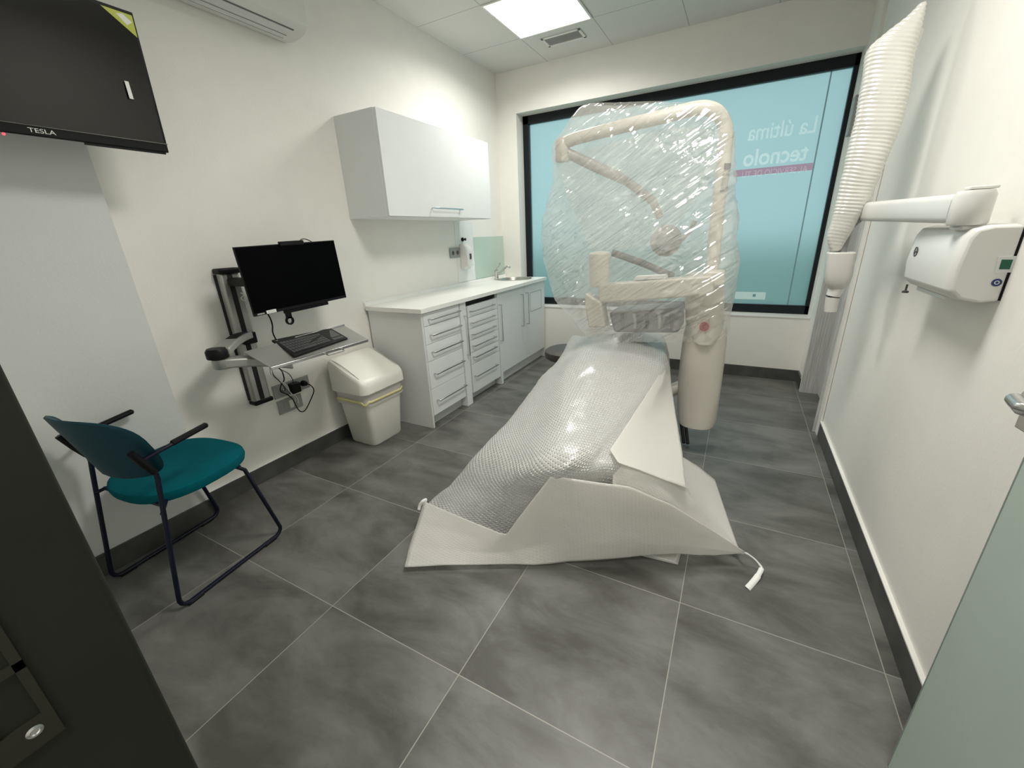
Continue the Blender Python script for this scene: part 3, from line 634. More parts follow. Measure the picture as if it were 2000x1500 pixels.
# lid: body ring + sloped dome rising to the wall side
def lidring(s):
    out=[]
    for p_ in rrect(cx,cy,.166,.195,0,.05,7): out.append(p_)
    return out
base=lidring(0)
def topz(x):  # dome: high near the wall, sloping down to the room side
    u=(x-(cx-.166))/.332; return .60-.165*max(0,u-.12)**1.35
b=B(); 
R0=[Vector((p_.x,p_.y,.395)) for p_ in base]; R1=[Vector((cx+(p_.x-cx)*.985,cy+(p_.y-cy)*.985,topz(p_.x)-.022)) for p_ in base]
R2=[Vector((cx+(p_.x-cx)*.955,cy+(p_.y-cy)*.955,topz(p_.x)-.004)) for p_ in base]
rings=[R0,R1,R2]
for s in (.9,.75,.5,.25,.02): rings.append([Vector((cx+(p_.x-cx)*s,cy+(p_.y-cy)*s,topz(cx+(p_.x-cx)*s))) for p_ in base])
b.loft(rings); lid=b.build('lid',M_bin,t,smooth=True)
for s in (-1,1):
    pts=[(x,cy+s*.168,topz(x)+.0003) for x in [cx-.13+k*.03 for k in range(9)]]
    B().tube(pts,.0022,6).build('lid_seam',mat('bin_shadow_line',(.45,.44,.40),.5),t)
# ---------------------------------------------------------------- visitor chair
ch=thing('armchair','teal padded chair with dark blue sled frame and short black armrests','chair',(.347,-3.55,0))
MC=Matrix.Translation((.347,-3.55,0))@Matrix.Rotation(math.radians(7),4,'Z')
def cw(x,y,z): return MC@Vector((x,y,z))
R_=.0085
for s in (-1,1):
    pts=[cw(s*.225,-.185,.665),cw(s*.222,-.165,.62),cw(s*.212,-.138,.56),cw(s*.212,-.138,.54),cw(s*.213,-.145,.50),cw(s*.222,-.216,.065),cw(s*.2225,-.219,.042),cw(s*.2225,-.215,.026),cw(s*.2225,-.205,.015),cw(s*.2225,-.188,.0095),cw(s*.2225,.205,.0095),cw(s*.2225,.222,.015),cw(s*.2225,.232,.027),cw(s*.2225,.235,.040),cw(s*.222,.231,.058),cw(s*.205,.165,.395),cw(s*.19,.145,.418),cw(s*.15,.13,.425)]
    B().tube(pts,R_,10).build('side_frame',M_navy,ch,smooth=True)
    for yy in (-.17,.17): B().box(-.011,.011,-.03,.03,.0,.010,MC@Matrix.Translation((s*.2225,yy,0))).build('glide',M_black,ch,bevel=.003)
    B().tube([cw(s*.214,-.165,.405),cw(s*.17,-.12,.425)],.007,8).build('seat_stay',M_navy,ch,smooth=True)
    ar=B().tube(cr([cw(s*.217,-.168,.628),cw(s*.232,-.13,.640),cw(s*.238,-.09,.648),cw(s*.238,-.04,.655)],4),.0075,8).build('arm_support',M_navy,ch,smooth=True)
    B().tube([cw(s*.238,-.075,.652),cw(s*.238,-.07,.653),cw(s*.238,.055,.668),cw(s*.238,.060,.668)],[.006,.011,.011,.006],10).build('armrest',M_black,ch,smooth=True)
B().tube([cw(-.20,.15,.418),cw(.20,.15,.418)],.008,8).build('cross_bar',M_navy,ch,smooth=True)
B().tube([cw(-.19,-.14,.418),cw(.19,-.14,.418)],.008,8).build('cross_bar',M_navy,ch,smooth=True)
B().box(.08,.16,.0,.05,.405,.43,MC).build('seat_clip',M_black,ch,bevel=.004)
def seatring(s,z,e=2.6):
    out=[]
    for k in range(48):
        a=2*math.pi*k/48; c_,n_=math.cos(a),math.sin(a)
        x=.232*s*math.copysign(abs(c_)**(2/e),c_); y=.212*s*math.copysign(abs(n_)**(2/e),n_)+.035
        x*=1+.06*(y/.24)
        out.append(cw(x,y,z+.012*(y/.24)-.02*max(0,(y-.14)/.1)**2*.3))
    return out
B().loft([seatring(.90,.418),seatring(.975,.426),seatring(1,.446),seatring(.985,.462),seatring(.93,.471),seatring(.6,.474),seatring(.05,.474)]).build('seat',M_teal,ch,smooth=True)
# curved shell back
G=[];nu,nv=28,16
def backpt(a,b_,off=0):
    # a angle around, b_ radial 0..1 -> superellipse outline
    c_,n_=math.cos(a),math.sin(a); e=2/3.3
    x=.016+.212*b_*math.copysign(abs(c_)**e,c_); z=.135*b_*math.copysign(abs(n_)**e,n_)
    y=-.215+.095*(x/.232)**2-.30*z-.0*off
    return cw(x,y-off,.655+z+.01*(1-(x/.245)**2))
b=B()
rings=[[backpt(2*math.pi*k/44,s,-.007) for k in range(44)] for s in (.03,.3,.6,.85,.97)]+[[backpt(2*math.pi*k/44,1.0,0) for k in range(44)]]+[[backpt(2*math.pi*k/44,s,.007) for k in range(44)] for s in (.97,.85,.6,.3,.03)]
b.loft(rings).build('backrest',M_tealp,ch,smooth=True)
for s in (-1,1): B().tube([cw(s*.2125,-.1405,.568),cw(s*.2195,-.162,.612),cw(s*.2255,-.188,.672)],[.0125,.0125,.0115],12).build('back_bracket',M_black,ch,smooth=True)
# ---------------------------------------------------------------- stool
sx_,sy_=1.275,-1.36
t=thing('stool','round dark grey stool seat half hidden behind the bubble-wrapped chair','stool',(sx_,sy_,0))
B().lathe((sx_,sy_,0),[(.0001,.425),(.15,.427),(.168,.44),(.172,.46),(.168,.485),(.15,.497),(.0001,.50)],40).build('seat',M_dgrey,t,smooth=True)
B().lathe((sx_,sy_,0),[(.0001,.09),(.03,.09),(.03,.25),(.015,.26),(.015,.425),(.0001,.425)],20).build('column',M_chrome,t,smooth=True)
for k in range(5):
    a=2*math.pi*k/5+.3; e=(sx_+.17*math.cos(a),sy_+.17*math.sin(a))
    lg=B().tube([(sx_,sy_,.11),(e[0],e[1],.065)],.012,8).build('leg',M_chrome,t,smooth=True)
    B().lathe((e[0],e[1]-.01,.0245),[(.0001,0),(.024,0),(.024,.02),(.0001,.02)],18,'y').build('caster',M_black,lg,smooth=True)
# ---------------------------------------------------------------- dental chair (mostly under the wraps)
YU=-1.70
dc=thing('dental_chair','dental chair with cream lamp pole, instrument arm and cream water unit','dental chair',(1.75,-1.9,0))
B().loft([rrect(1.75,-1.95,.24,.42,z,.12) for z in (0,.04)]+[rrect(1.75,-1.95,.15,.2,z,.08) for z in (.07,.33)]).build('base',M_cream,dc,smooth=True)
def pad(y0,z0,y1,z1,x0,x1,th,name):
    rings=[]
    for k in range(7):
        s=k/6; y=y0+(y1-y0)*s; z=z0+(z1-z0)*s; e_=1 if 0<k<6 else .8
        xc=(x0+x1)/2; hx=(x1-x0)/2*e_; h=th*e_
        rings.append([Vector((xc+hx*a,y,z-h/2+h*c)) for a,c in ((-.9,0),(-1,.3),(-1,.7),(-.85,1),(0,.93),(.85,1),(1,.7),(1,.3),(.9,0))])
    B().loft(rings).build(name,M_gasket,dc,smooth=True)
pad(-2.28,.42,-2.70,.24,1.60,1.90,.07,'leg_rest'); pad(-1.95,.44,-2.28,.43,1.56,1.94,.08,'seat_cushion'); pad(-1.50,.555,-1.94,.455,1.60,1.92,.07,'backrest')
B().tube([(1.88,-1.75,.33),(2.05,-1.62,.36),(2.2,-1.6,.45)],.04,14).build('unit_arm',M_cream,dc,smooth=True)
# water unit: tapered rounded body
uc=Y(-1.60,1373,720); cxu=uc.x
zt_=Y(-1.70,1375,645).z; zb_=Y(-1.70,1362,822).z
def oval(cx,cy,rx,ry,z,n=36,e=2.5,tilt=0):
    return [Vector((cx+rx*math.copysign(abs(math.cos(2*math.pi*k/n))**(2/e),math.cos(2*math.pi*k/n)),cy+ry*math.copysign(abs(math.sin(2*math.pi*k/n))**(2/e),math.sin(2*math.pi*k/n)),z)) for k in range(n)]
def urow(py,l_,r_,yy=-1.62):
    a=Y(yy,l_,py); c_=Y(yy,r_,py); return (a.x+c_.x)/2,(c_.x-a.x)/2,(a.z+c_.z)/2
prof=[(824,1340,1384),(822,1326,1396),(812,1323,1401),(780,1323,1405),(740,1325,1411),(700,1329,1416),(660,1334,1421),(645,1337,1421),(636,1340,1420)]
rings=[]
for i,(py,l_,r_) in enumerate(prof):
    cx_,hx_,z_=urow(py,l_,r_); rings.append(oval(cx_,-1.62,hx_,.125*(1 if 0<i<8 else .85),z_))
B().loft(rings).build('water_unit',M_cream,dc,smooth=True)
# upper housing inside the bag with rounded front tongue carrying the mark
rings=[]
for i,(py,l_,r_) in enumerate([(672,1362,1388),(668,1352,1400),(655,1345,1410),(630,1338,1414),(590,1336,1414),(545,1339,1415),(535,1343,1412)]):
    cx_,hx_,z_=urow(py,l_,r_,-1.70); rings.append(oval(cx_,-1.655,hx_,.115*(1 if 0<i<6 else .9),z_))
B().loft(rings).build('unit_head',mat('light_cream',(.68,.65,.57),.3,var=.02),dc,smooth=True)
e0=Y(-1.778,1375,638)
for nm,ra,rb,m in (('mark_ring',.0235,.0165,M_red),('mark_ring',.0125,.008,M_red),('mark_dot',.005,.0001,M_red)):
    B().lathe((e0.x,-1.768,e0.z),[(rb,0),(ra,0),(ra,-.012),(rb,-.012),(rb,0)],32,'y').build(nm,m,dc)
B().lathe((e0.x,-1.766,e0.z),[(.0001,0),(.031,0),(.031,-.009),(.0001,-.009)],32,'y').build('mark_disc',mat('pale_pink',(.75,.52,.48),.4),dc)
for px in (1329,1337):
    p1=Y(-1.60,px,815); p2=Y(-1.60,px+7,862); p2.z=.012
    B().tube([p1,p2],.011,10).build('foot_tube',mat('dark_steel_tube',(.07,.075,.08),.3,.6),dc,smooth=True)
# lamp pole
pp=[(1388,545),(1392,520),(1397,460),(1403,400),(1411,340),(1416,290),(1418,262),(1413,237),(1400,219),(1380,211),(1358,212),(1335,217),(1290,229),(1240,241),(1180,256),(1120,272),(1098,283)]
def yp(i): return YU+.02 if i<8 else YU-.0-.0*(i-8)
pts=[Y(yp(i),*p) for i,p in enumerate(pp)]
B().tube(cr(pts,4),.0325,18).build('lamp_pole',M_cream,dc,smooth=True)
for dz,h,m in ((0,.028,M_dgrey),(.045,.006,M_grey),(.065,.045,mat('label_grey',(.40,.39,.36),.5)),(.118,.006,M_grey)):
    q=Y(YU-.02,1421,318); z_=q.z-dz; cxp=Y(YU,1412-dz*60,318+dz*330).x
    b=B(); arc=[]
    for k in range(7):
        a=math.radians(-78+k*11); arc.append((cxp+.0372*math.cos(a),YU+.02+.0372*math.sin(a)))
    b.grid([[Vector((x,y,z_)) for x,y in arc],[Vector((x,y,z_-h)) for x,y in arc]]); b.build('pole_label',m,dc,solid=.0006)
pe=pts[-1]
B().lathe(pe+Vector((0,0,-.085)),[(.0001,0),(.035,0),(.04,.01),(.04,.10),(.032,.115),(.0001,.118)],24).build('pole_joint',M_cream,dc,smooth=True)
q1=pe+Vector((0,.0,-.03)); q2=Y(-1.58,1222,352); q3=Y(-1.50,1275,392)
B().tube([q1,q1.lerp(q2,.5),q2],[.026,.030,.026],14).build('spring_arm',mat('arm_grey',(.36,.35,.33),.35),dc,smooth=True)
B().tube([q2,q3,Y(-1.50,1290,425)],[.024,.024,.02],14).build('spring_arm',mat('arm_grey',(.36,.35,.33),.35),dc,smooth=True)
lp=Y(-1.50,1300,470)
B().lathe(lp,[(.0001,-.05),(.05,-.045),(.085,-.01),(.09,.01),(.06,.03),(.0001,.035)],28,'y').build('lamp_head',mat('lamp_shell',(.30,.30,.31),.3),dc,smooth=True)
B().tube([lp+Vector((.085,0,0)),lp+Vector((.13,-.01,.05)),lp+Vector((.15,-.01,.10))],.013,10).build('lamp_handle',M_grey,dc,smooth=True)
# instrument arm: long rounded box
yA=-1.86
def abox(P,y0,y1,name,m,bev):
    a=[Y(yA,*p) for p in P]; return B().loft([[Vector((p.x,y0,p.z)) for p in a],[Vector((p.x,y1,p.z)) for p in a]]).build(name,m,dc,bevel=bev,seg=3,smooth=True)
abox([(1394,577),(1170,593),(1166,560),(1180,555),(1394,538)],yA,yA+.10,'instrument_arm',M_cream,.012)
abox([(1415,562),(1372,560),(1372,531),(1415,531)],yA+.02,yA+.15,'arm_pivot',mat('light_cream',(.68,.65,.57),.3),.012)
cP=Y(yA+.05,1172,492); cz=Y(yA+.05,1172,560).z
B().lathe((cP.x,yA+.05,cz),[(.0001,0),(.052,0),(.056,.06),(.058,.10),(.062,.17),(.060,cP.z-cz-.01),(.05,cP.z-cz),(.0001,cP.z-cz+.006)],28).build('pivot_cap',mat('light_cream',(.68,.65,.57),.3),dc,smooth=True)
abox([(1183,640),(1150,640),(1143,600),(1143,572),(1175,590)],yA-.01,yA+.09,'tray_bracket',M_cream,.012)
tr=[Y(-1.72,*p) for p in ((1330,645),(1205,645),(1195,605),(1330,597))]
B().loft([[Vector((p.x,-1.80,p.z)) for p in tr],[Vector((p.x,-1.55,p.z)) for p in tr]]).build('instrument_tray',mat('tray_grey',(.17,.17,.185),.4),dc,bevel=.02,seg=3,smooth=True)
for k in range(5):
    p0=Y(-1.81,1215+k*24,612); B().tube([p0,p0+Vector((.01,-.012,-.05)),p0+Vector((.01,-.01,-.085))],[.011,.009,.007],10).build('handpiece',M_grey if k%2 else mat('dark_handpiece',(.06,.06,.08),.3),dc,smooth=True)
B().tube([Y(-1.66,1195,493),Y(-1.62,1250,512),Y(-1.58,1315,540)],.020,12).build('hose_arm',mat('arm_dark_grey',(.16,.165,.17),.4),dc,smooth=True)
abox([(1300,545),(1235,548),(1240,541),(1298,538)],yA+.02,yA+.09,'paper_on_arm',M_pap,.001)
# ---------------------------------------------------------------- clear plastic bag over the instrument side
rows=[(203,1165,1385,.035),(207,1140,1402,.055),(220,1125,1419,.075),(250,1108,1430,.09),(290,1086,1434,.105),(340,1081,1435,.12),(395,1075,1437,.15),(440,1067,1439,.18),(500,1070,1441,.20),(550,1082,1441,.22),(590,1096,1434,.22),(615,1124,1428,.21),(640,1142,1426,.19),(655,1150,1424,.17)]
NB=120
def bagrow(py,l_,r_,d):
    yy=YU-.04; a=Y(yy,l_,py); c_=Y(yy,r_,py); cx_=(a.x+c_.x)/2; hx=(c_.x-a.x)/2; z=(a.z+c_.z)/2; zs=(c_.z-a.z)/2
    e=2/3.0; out=[]
    for k in range(NB):
        t_=2*math.pi*k/NB; cc,ss=math.cos(t_),math.sin(t_)
        ux=math.copysign(abs(cc)**e,cc)
        out.append(Vector((cx_+hx*ux,yy+d*math.copysign(abs(ss)**e,ss),z+zs*ux)))
    return out
rr_=[bagrow(*r_) for r_ in rows]
cols=[cr([r_[k] for r_ in rr_],9) for k in range(NB)]
G=[]
for i in range(len(cols[0])):
    row=[]
    for k in range(NB+1):
        p=cols[k%NB][i]; c_=Vector((1.76,YU,p.z)); front=p.y<YU
        n_=Vector((p.x-c_.x,(p.y-c_.y)*3,0)).normalized()
        # tension folds running from the upper right corner down to the left
        s=(p.x-1.3)*.62+(p.z-1.0)*-.78; q=(p.x-1.3)*.78+(p.z-1.0)*.62
        nz=noise.noise(Vector((s*22+1.5*noise.noise(p*5),q*3.5,p.y*2)))
        fold=.012*(1-abs(nz)*2.4)
        zone=max(0,min(1,(p.z-.98)/.12)); h=fold*zone+.012*noise.noise(p*7+Vector((3,1,0)))+.004*noise.noise(p*24)
        low=1-zone; h+=low*.010*math.sin(p.x*26+2*noise.noise(p*6))
        edge=min(1,abs(p.y-(YU-.04))/.05+.25)
        row.append(p+n_*h*edge)
    G.append(row)
bag=B(); bag.grid(G,None)
top=[v for v in G[0][:-1]]
bagO=bag.build('plastic_bag',M_bag,None,smooth=True)
q=bagO.modifiers.new('w','WELD'); q.merge_threshold=.0005
fl=[[(1096,303),(1180,285),(1260,262),(1340,250),(1420,262)],[(1100,350),(1180,345),(1260,330),(1340,315),(1405,320)],[(1120,410),(1180,405),(1235,400),(1300,385),(1372,372)],[(1140,455),(1185,452),(1235,450),(1280,440),(1335,425)],[(1152,490),(1190,488),(1230,484),(1262,481),(1294,477)]]
FG=surf([[Y(-1.90-.027*i-.012*math.sin(i*.8+j*.6),*p) for j,p in enumerate(r_)] for i,r_ in enumerate(fl)],14,14)
FG=gridwarp(FG,.012,9,4,lambda p,i,j:.008*(1-abs(noise.noise(Vector(((p.z*.83-p.x*.56)*30,(p.x*.83+p.z*.56)*3,2))))*2.6))
B().grid(FG).build('folded_layer',M_layer,bagO,smooth=True)
# top closing seam
tag(bagO,'clear crumpled plastic bag pulled over the lamp pole and instrument arm','plastic bag')
# ---------------------------------------------------------------- bubble wrap over the chair
cv=thing('bubble_wrap_cover','large sheet of bubble wrap draped over the dental chair to the floor','bubble wrap',(1.7,-2.5,0))
ctrl=[
 [(1116,662,.60),(1140,658,.66),(1170,654,.70),(1215,652,.71),(1262,651,.70),(1292,655,.67),(1305,690,.58)],
 [(1088,709,.53),(1112,706,.61),(1155,703,.645),(1205,702,.65),(1258,700,.645),(1295,702,.62),(1308,725,.54)],
 [(1050,747,.46),(1085,755,.55),(1130,757,.585),(1190,756,.59),(1245,752,.585),(1278,750,.57),(1311,760,.48)],
 [(1000,816,.36),(1050,830,.47),(1098,832,.53),(1150,828,.54),(1195,822,.535),(1235,815,.52),(1318,806,.44)],
 [(928,892,.25),(995,905,.36),(1050,910,.46),(1105,905,.50),(1155,893,.50),(1194,878,.49),(1331,880,.40)],
 [(880,948,.14),(940,965,.20),(1000,972,.26),(1060,968,.31),(1130,955,.36),(1215,925,.42),(1333,945,.28)],
 [(838,985,.075),(890,1010,.08),(945,1025,.075),(1010,1030,.09),(1100,1020,.10),(1240,1000,.11),(1375,1010,.08)],
 [(800,1085,.006),(870,1075,.006),(945,1070,.006),(1030,1068,.006),(1130,1055,.006),(1270,1050,.008),(1410,1064,.01)]]
CT=[[Z(z,px,py) for px,py,z in r] for r in ctrl]
# hidden left side of the sheet, falling to the floor behind the silhouette
for i,r in enumerate(CT):
    p=r[0]; drop=p.z if i>2 else .22
    r.insert(0,Vector((p.x+.035-.0*i,p.y+.05,max(.004,p.z-drop))))
G=surf(CT,12,12)
G=gridwarp(G,.007,5,3,lambda p,i,j:.003*noise.noise(p*18)+.004*(1-abs(noise.noise(Vector((p.x*9-p.y*6,p.y*2+p.x*3,4))))*2.5))
B().grid(G,uvlen(G)).build('top_sheet',M_bub,cv,smooth=True,solid=.003)
def lin(pts,n):
    out=[]
    for a_,b_ in zip(pts,pts[1:]):
        for k in range(n): out.append(a_.lerp(b_,k/n))
    return out+[pts[-1]]
def relax(G,n=2):
    for _ in range(n):
        H_=[r[:] for r in G]
        for i in range(1,len(G)-1):
            for j in range(1,len(G[0])-1): H_[i][j]=(G[i-1][j]+G[i+1][j]+G[i][j-1]+G[i][j+1]+G[i][j]*2)/6
        G=H_
    return G
def panel_sheet(name,ctrl,off,m,amp=.004,nu=12,nv=12,seed=1,fr=6,linear=False):
    D=[[Z(z,px,py) for px,py,z in r] for r in ctrl]
    if linear:
        rows=[lin(r,nv) for r in D]; cols=[lin([rows[i][j] for i in range(len(rows))],nu) for j in range(len(rows[0]))]
        G=relax([[cols[j][i] for j in range(len(cols))] for i in range(len(cols[0]))],3)
    else: G=surf(D,nu,nv)
    G=[[p+(CAM-p).normalized()*off for p in r] for r in G]
    G=gridwarp(G,amp,fr,seed,lambda p,i,j:.0015*noise.noise(p*25))
    return B().grid(G,uvlen(G)).build(name,m,cv,smooth=True,solid=.0025)
# right flap, dull side out, hangs from the seat edge
panel_sheet('side_flap',[
 [(1304,704,.60),(1305,706,.59),(1306,708,.58),(1307,712,.56)],
 [(1276,750,.575),(1290,755,.55),(1302,757,.51),(1312,760,.48)],
 [(1235,813,.53),(1262,812,.505),(1292,810,.47),(1319,808,.44)],
 [(1191,878,.50),(1240,885,.47),(1290,885,.43),(1332,882,.40)],
 [(1208,903,.49),(1250,918,.46),(1300,938,.41),(1340,953,.365)]],.02,M_bubin,.002,10,10,2,linear=True)
# rounded bulge at the near right corner
panel_sheet('corner_bulge',[
 [(1194,886,.47),(1215,893,.465),(1250,905,.45),(1295,925,.41),(1342,952,.34)],
 [(1196,925,.42),(1235,922,.44),(1280,930,.42),(1325,955,.35),(1362,985,.26)],
 [(1205,975,.33),(1260,972,.345),(1310,985,.31),(1352,1010,.23),(1400,1030,.15)],
 [(1270,1045,.15),(1310,1045,.16),(1350,1050,.14),(1395,1062,.10),(1448,1076,.07)]],.015,M_bubin,.003,10,10,9)
# front fold standing across the foot end
panel_sheet('front_fold',[
 [(828,979,.145),(905,1012,.145),(975,1041,.14),(990,1043,.14),(1030,990,.28),(1074,932,.425),(1090,931,.425),(1160,941,.42),(1230,951,.40),(1310,985,.315),(1385,1032,.19),(1456,1079,.075)],
 [(815,1020,.09),(890,1040,.09),(965,1060,.095),(995,1058,.10),(1040,1032,.17),(1078,1005,.25),(1095,1003,.255),(1165,1007,.25),(1240,1014,.24),(1320,1030,.20),(1390,1052,.13),(1453,1079,.070)],
 [(800,1065,.04),(878,1074,.04),(955,1080,.045),(1000,1077,.055),(1045,1066,.08),(1084,1056,.11),(1100,1056,.115),(1170,1060,.12),(1248,1061,.12),(1325,1065,.11),(1392,1072,.09),(1452,1080,.068)],
 [(790,1108,.003),(870,1104,.003),(950,1103,.003),(1000,1102,.003),(1045,1103,.003),(1085,1100,.004),(1105,1097,.008),(1175,1092,.022),(1250,1086,.042),(1330,1082,.056),(1395,1084,.058),(1452,1081,.064)]],.03,M_bubin,.005,12,10,7,linear=True)
# sheet corner resting on the floor at the right
panel_sheet('corner_sheet',[
 [(1360,1000,.13),(1408,1045,.075),(1455,1080,.06)],
 [(1328,928,.15),(1378,985,.08),(1440,1065,.05)],
 [(1322,886,.16),(1360,909,.10),(1396,937,.05)]],.0,M_bubin,.002,8,8,5)
B().loft([[Z(.002,*p) for p in ((1345,905),(1396,937),(1383,990),(1350,960))],[Z(.012,*p) for p in ((1345,905),(1396,937),(1383,990),(1350,960))]]).build('floor_corner',M_bubin,cv)
B().loft([[Z(.003,*p) for p in ((1245,1085),(1325,1104),(1331,1078),(1300,1050))],[Z(.02,*p) for p in ((1250,1078),(1318,1098),(1330,1072),(1300,1050))]]).build('floor_corner',M_bubin,cv,bevel=.004)
def ribbon(pts,wd,name,m):
    P=cr(pts,6); Gr=[]
    for i,p in enumerate(P):
        d=(P[min(i+1,len(P)-1)]-P[max(i-1,0)]).normalized(); sd=d.cross((CAM-p).normalized()).normalized()
        ww=wd[min(i//6,len(wd)-1)]; Gr.append([p-sd*ww,p+sd*ww])
    B().grid(Gr).build(name,m,cv,smooth=True,solid=.0015)
ribbon([Z(.07,1453,1079),Z(.06,1462,1083),Z(.045,1474,1092),Z(.03,1483,1102),Z(.02,1487,1110),Z(.012,1480,1125),Z(.006,1470,1138),Z(.004,1460,1149)],[.004,.003,.003,.004,.009,.011,.011,.011],'tie_strip',M_pap)
ribbon([Z(.13,831,981),Z(.14,832,976),Z(.14,826,979),Z(.12,820,987),Z(.10,818,996)],[.005,.007,.008,.007],'tie_strip',M_pap)
# ---------------------------------------------------------------- x-ray unit on the right wall
t=thing('xray_arm','white wall-mounted x-ray arm reaching out above the paper towel dispenser','x-ray arm',(2.9,-2.55,1.3))
def arm(P,w0,name,m,y,bev=.01): pass
n0=X(2.815,1852,380);n1=X(2.815,1852,438);f0=X(2.765,1672,397);f1=X(2.765,1672,432)
b=B(); rings=[]
for a_,c_,h in ((f0,f1,.028),(n0,n1,.036)):
    ax=(n0-f0); side=Vector((ax.y,-ax.x,0)).normalized()
    if side.x<0: side=-side
    ctr=(a_+c_)/2; hz=(a_.z-c_.z)/2; ring=[]
    for k in range(20):
        an=2*math.pi*k/20; e=2/4; ring.append(ctr+side*(h+h*math.copysign(abs(math.cos(an))**e,math.cos(an)))+Vector((0,0,hz*math.copysign(abs(math.sin(an))**e,math.sin(an)))))
    rings.append(ring)
b.loft(rings).build('arm',M_plas,t,smooth=True)
# end block near camera
nn=(n0+n1)/2+Vector((.035,-.03,0)); hz=(n0.z-n1.z)/2
b=B(); b.lathe((nn.x,nn.y,nn.z-hz-.004),[(.0001,0),(.036,0),(.040,.006),(.040,2*hz-.004),(.034,2*hz+.008),(.0001,2*hz+.010)],28).build('end_block',M_plas,t,smooth=True)
b=B(); b.box(nn.x-.02,nn.x+.035,nn.y-.02,nn.y+.02,nn.z+hz+.006,nn.z+hz+.014).build('top_knob',M_trimw,t,bevel=.003)
b=B(); b.box(nn.x-.018,W-.0005,nn.y-.03,nn.y+.05,nn.z-hz-.016,nn.z-hz-.003).build('wall_bracket',M_plas,t,bevel=.008,seg=3)
# hanging scissor arm and head (mostly covered)
yx=-1.75
hp=[Y(yx,*p) for p in ((1642,470),(1640,492))]
c0=Y(yx,1643,492); cb=Y(yx,1633,566)
b=B(); rings=[]
for s,k in ((0,.93),(.03,1.0),(.3,1.0),(.62,.98),(.8,.86),(.93,.66),(1,.42)):
    p=c0.lerp(cb,s); rings.append([Vector((p.x+.052*k*math.copysign(abs(math.cos(a))**.6,math.cos(a)),p.y+.055*k*math.copysign(abs(math.sin(a))**.6,math.sin(a)),p.z)) for a in [2*math.pi*j/28 for j in range(28)]])
b.loft(rings).build('tube_head',mat('head_white',(.66,.65,.62),.3),t,smooth=True)
cb2=Y(yx,1627,578); ce=Y(yx,1622,608)
B().tube([cb+Vector((0,0,.01)),cb2],[.032,.028],20).build('collimator',M_plas,t,smooth=True)
B().tube([cb2,cb2+Vector((-.0006,0,-.0035))],.0285,20).build('dark_ring',M_black,t,smooth=True)
B().tube([cb2+Vector((-.0006,0,-.0035)),ce],[.0275,.025],20).build('cone',mat('head_white',(.66,.65,.62),.3),t,smooth=True)
B().tube([c0+Vector((.0,0,-.01)),Y(yx,1655,445),Y(yx,1690,415)],.02,12).build('link',M_gasket,t,smooth=True)
u0=Y(yx,1700,330); u1=Y(yx,1790,60)
B().tube([Y(yx,1690,415),u0,u1],.022,12).build('scissor_arm',M_plas,t,smooth=True)
# padded cover hanging over it
rows=[(6,1797,1808,.012),(30,1770,1803,.03),(60,1728,1797,.045),(88,1697,1790,.055),(130,1689,1782,.06),(200,1676,1771,.065),(265,1663,1752,.065),(310,1653,1733,.065),(350,1643,1716,.06),(390,1634,1697,.055),(430,1624,1675,.05),(462,1615,1657,.042),(485,1619,1643,.03),(491,1627,1636,.012)]
NB=56; rr_=[]
for py,l_,r_,d in rows:
    a=Y(yx,l_,py);c_=Y(yx,r_,py); ring=[]
    for k in range(NB):
        an=2*math.pi*k/NB; e=2/2.6
        ring.append(Vector(((a.x+c_.x)/2+(c_.x-a.x)/2*math.copysign(abs(math.cos(an))**e,math.cos(an)),yx+d*math.copysign(abs(math.sin(an))**e,math.sin(an)),(a.z+c_.z)/2)))
    rr_.append(ring)
cols=[cr([r_[k] for r_ in rr_],30) for k in range(NB)]
G=[]
for i in range(len(cols[0])):
    row=[]
    for k in range(NB+1):
        p=cols[k%NB][i]; c_=Vector((sum(cols[j][i].x for j in (0,NB//2))/2,yx,p.z)); n_=(p-c_); n_=n_.normalized() if n_.length>1e-6 else Vector((0,-1,0))
        cross=math.sin(p.z*2*math.pi/.0145+ (p.x-2.68)*80+3.0*noise.noise(p*9))*.0014*(1 if i<290 else .3)
        row.append(p+n_*(cross+.004*noise.noise(p*14)))
    G.append(row)
o=B().grid(G).build('padded_cover',M_pad,None,smooth=True)
tag(o,'white quilted protective cover hanging over the folded x-ray arm','protective cover')
# ---------------------------------------------------------------- paper towel dispenser
t=thing('towel_dispenser','white paper towel dispenser with green label on the right wall','paper dispenser',(W,-2.35,1.2))
yN=-2.64; yF=-2.25
def dsec(y,s=1,h=0): # cross-section x,z; wall side first
    return [Vector((W-.004,y,1.290-h)),Vector((W-.06,y,1.291-h)),Vector((W-.090,y,1.283-h)),Vector((W-.101+.0*s,y,1.262-h)),Vector((W-.109,y,1.18)),Vector((W-.104,y,1.125)),Vector((W-.085,y,1.105)),Vector((W-.04,y,1.095)),Vector((W-.004,y,1.10))]
def shrink(sec,k,c=(W-.004,1.19)): return [Vector((c[0]+(p.x-c[0])*k,p.y,c[1]+(p.z-c[1])*(k*.5+.5))) for p in sec]
b=B(); b.loft([shrink(dsec(yN),.90),shrink(dsec(yN+.010),.97),dsec(yN+.03),dsec(yF-.03),shrink(dsec(yF-.01),.97),shrink(dsec(yF),.90)])
b.build('cover',M_plas,t,smooth=True,bevel=.004,seg=2)
B().box(W-.0045,W-.0005,yN+.0,yF+.002,1.105,1.283).build('back_plate',M_black,t)
B().box(W-.075,W-.02,yN+.09,yF-.06,1.088,1.101).build('outlet_tray',M_plas,t,bevel=.003)
B().lathe((W-.092,yF-.03,1.075),[(.0001,0),(.009,0),(.009,.006),(.003,.008),(.003,.028),(.0001,.028)],16).build('lower_knob',mat('dark_knob',(.06,.06,.06),.4),t,smooth=True)
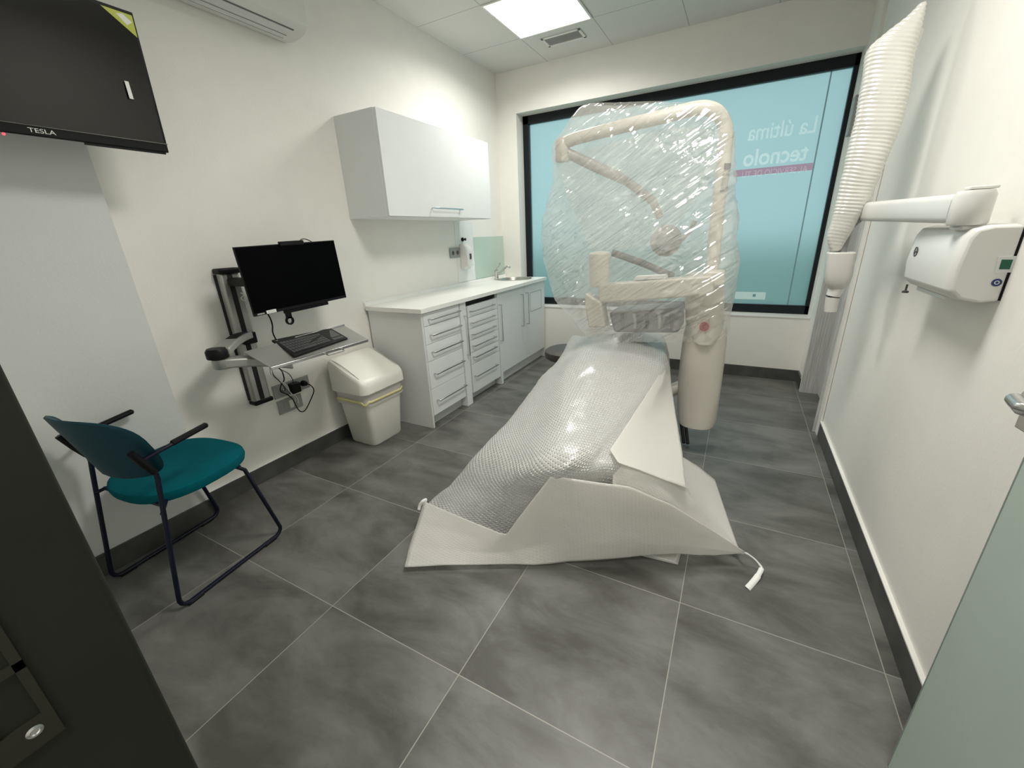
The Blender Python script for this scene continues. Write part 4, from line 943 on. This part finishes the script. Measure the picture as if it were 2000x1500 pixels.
kf=W-.1085; ky=-2.33; kz=1.212
b=B(); b.lathe((kf,ky,kz),[(.011,0),(.015,0),(.015,.0016),(.011,.0016),(.011,0)],28,'x'); b.box(kf,kf+.0014,ky-.012,ky+.012,kz-.003,kz+.002); b.build('lock_mark',M_dgrey,t)
# near end label and badge: end face lies at y=yN
def efp(px,py,d=.0022): 
    p=Y(yN-d,px,py); return p
P=[efp(1943,533),efp(1977,532),efp(1990,500),efp(1951,501)]
b=B(); b.loft([P,[p+Vector((0,.012,0)) for p in P]]); b.build('label_frame',M_edge,t)
P=[efp(1951,526,.003),efp(1972,526,.003),efp(1979,507,.003),efp(1957,507,.003)]
b=B(); b.loft([P,[p+Vector((0,.012,0)) for p in P]]); b.build('green_label',M_green,t)
c_=efp(1947,552,.002); B().lathe((c_.x,yN-.002,c_.z),[(.0001,0),(.0095,0),(.0095,.013),(.0001,.013)],24,'y').build('blue_badge',M_blue,t)
B().lathe((c_.x,yN-.0028,c_.z),[(.0033,0),(.0048,0),(.0048,.002),(.0033,.002),(.0033,0)],20,'y').build('badge_print',M_pap,t)
# ---------------------------------------------------------------- glass door leaf, open against the right wall
gd=struct('door_3',(2.89,-4.1,0))
p0=Vector((2.83,-3.172,0)); p1=Vector((2.895,-4.09,0)); dd=(p1-p0).normalized(); nn=Vector((-dd.y,dd.x,0)); 
if nn.x>0: nn=-nn
M_gl=mat('frosted_door_glass',(.40,.48,.43),.4,var=.02)
b=B().loft([[p0+Vector((0,0,.006)),p1+Vector((0,0,.006)),p1-nn*.01+Vector((0,0,.006)),p0-nn*.01+Vector((0,0,.006))],[p0+Vector((0,0,2.12)),p1+Vector((0,0,2.12)),p1-nn*.01+Vector((0,0,2.12)),p0-nn*.01+Vector((0,0,2.12))]])
b.build('leaf',M_gl,gd,bevel=.0008)
b=B().loft([[p0-dd*.0015+nn*.0006+Vector((0,0,z)),p0+dd*.0015+nn*.0006+Vector((0,0,z)),p0+dd*.0015-nn*.0106+Vector((0,0,z)),p0-dd*.0015-nn*.0106+Vector((0,0,z))] for z in (.006,2.12)]); b.build('glass_edge',mat('glass_edge_grey',(.20,.24,.22),.2),gd)
Mx=frame_M((p0.x,p0.y,0),dd,nn,(0,0,1)) if dd.cross(nn).z>0 else frame_M((p0.x,p0.y,0),dd,nn,(0,0,1))
b=B().box(.0,.12,-.016,.006,.975,1.10,Mx) if False else B().box(-.010,.085,-.020,.024,.955,1.065,Mx); b.build('lock_case',M_steel,gd,bevel=.002)
h0=X(2.742,1990,790)
B().tube(cr([p0+dd*.05+nn*.008+Vector((0,0,h0.z+.0)),p0+dd*.05+nn*.05+Vector((0,0,h0.z)),Vector((h0.x,h0.y-.02,h0.z)),Vector((h0.x,h0.y,h0.z)),Vector((h0.x+.003,h0.y+.022,h0.z+.001))],5),.0105,14).build('handle',M_chrome,gd,smooth=True)
tag
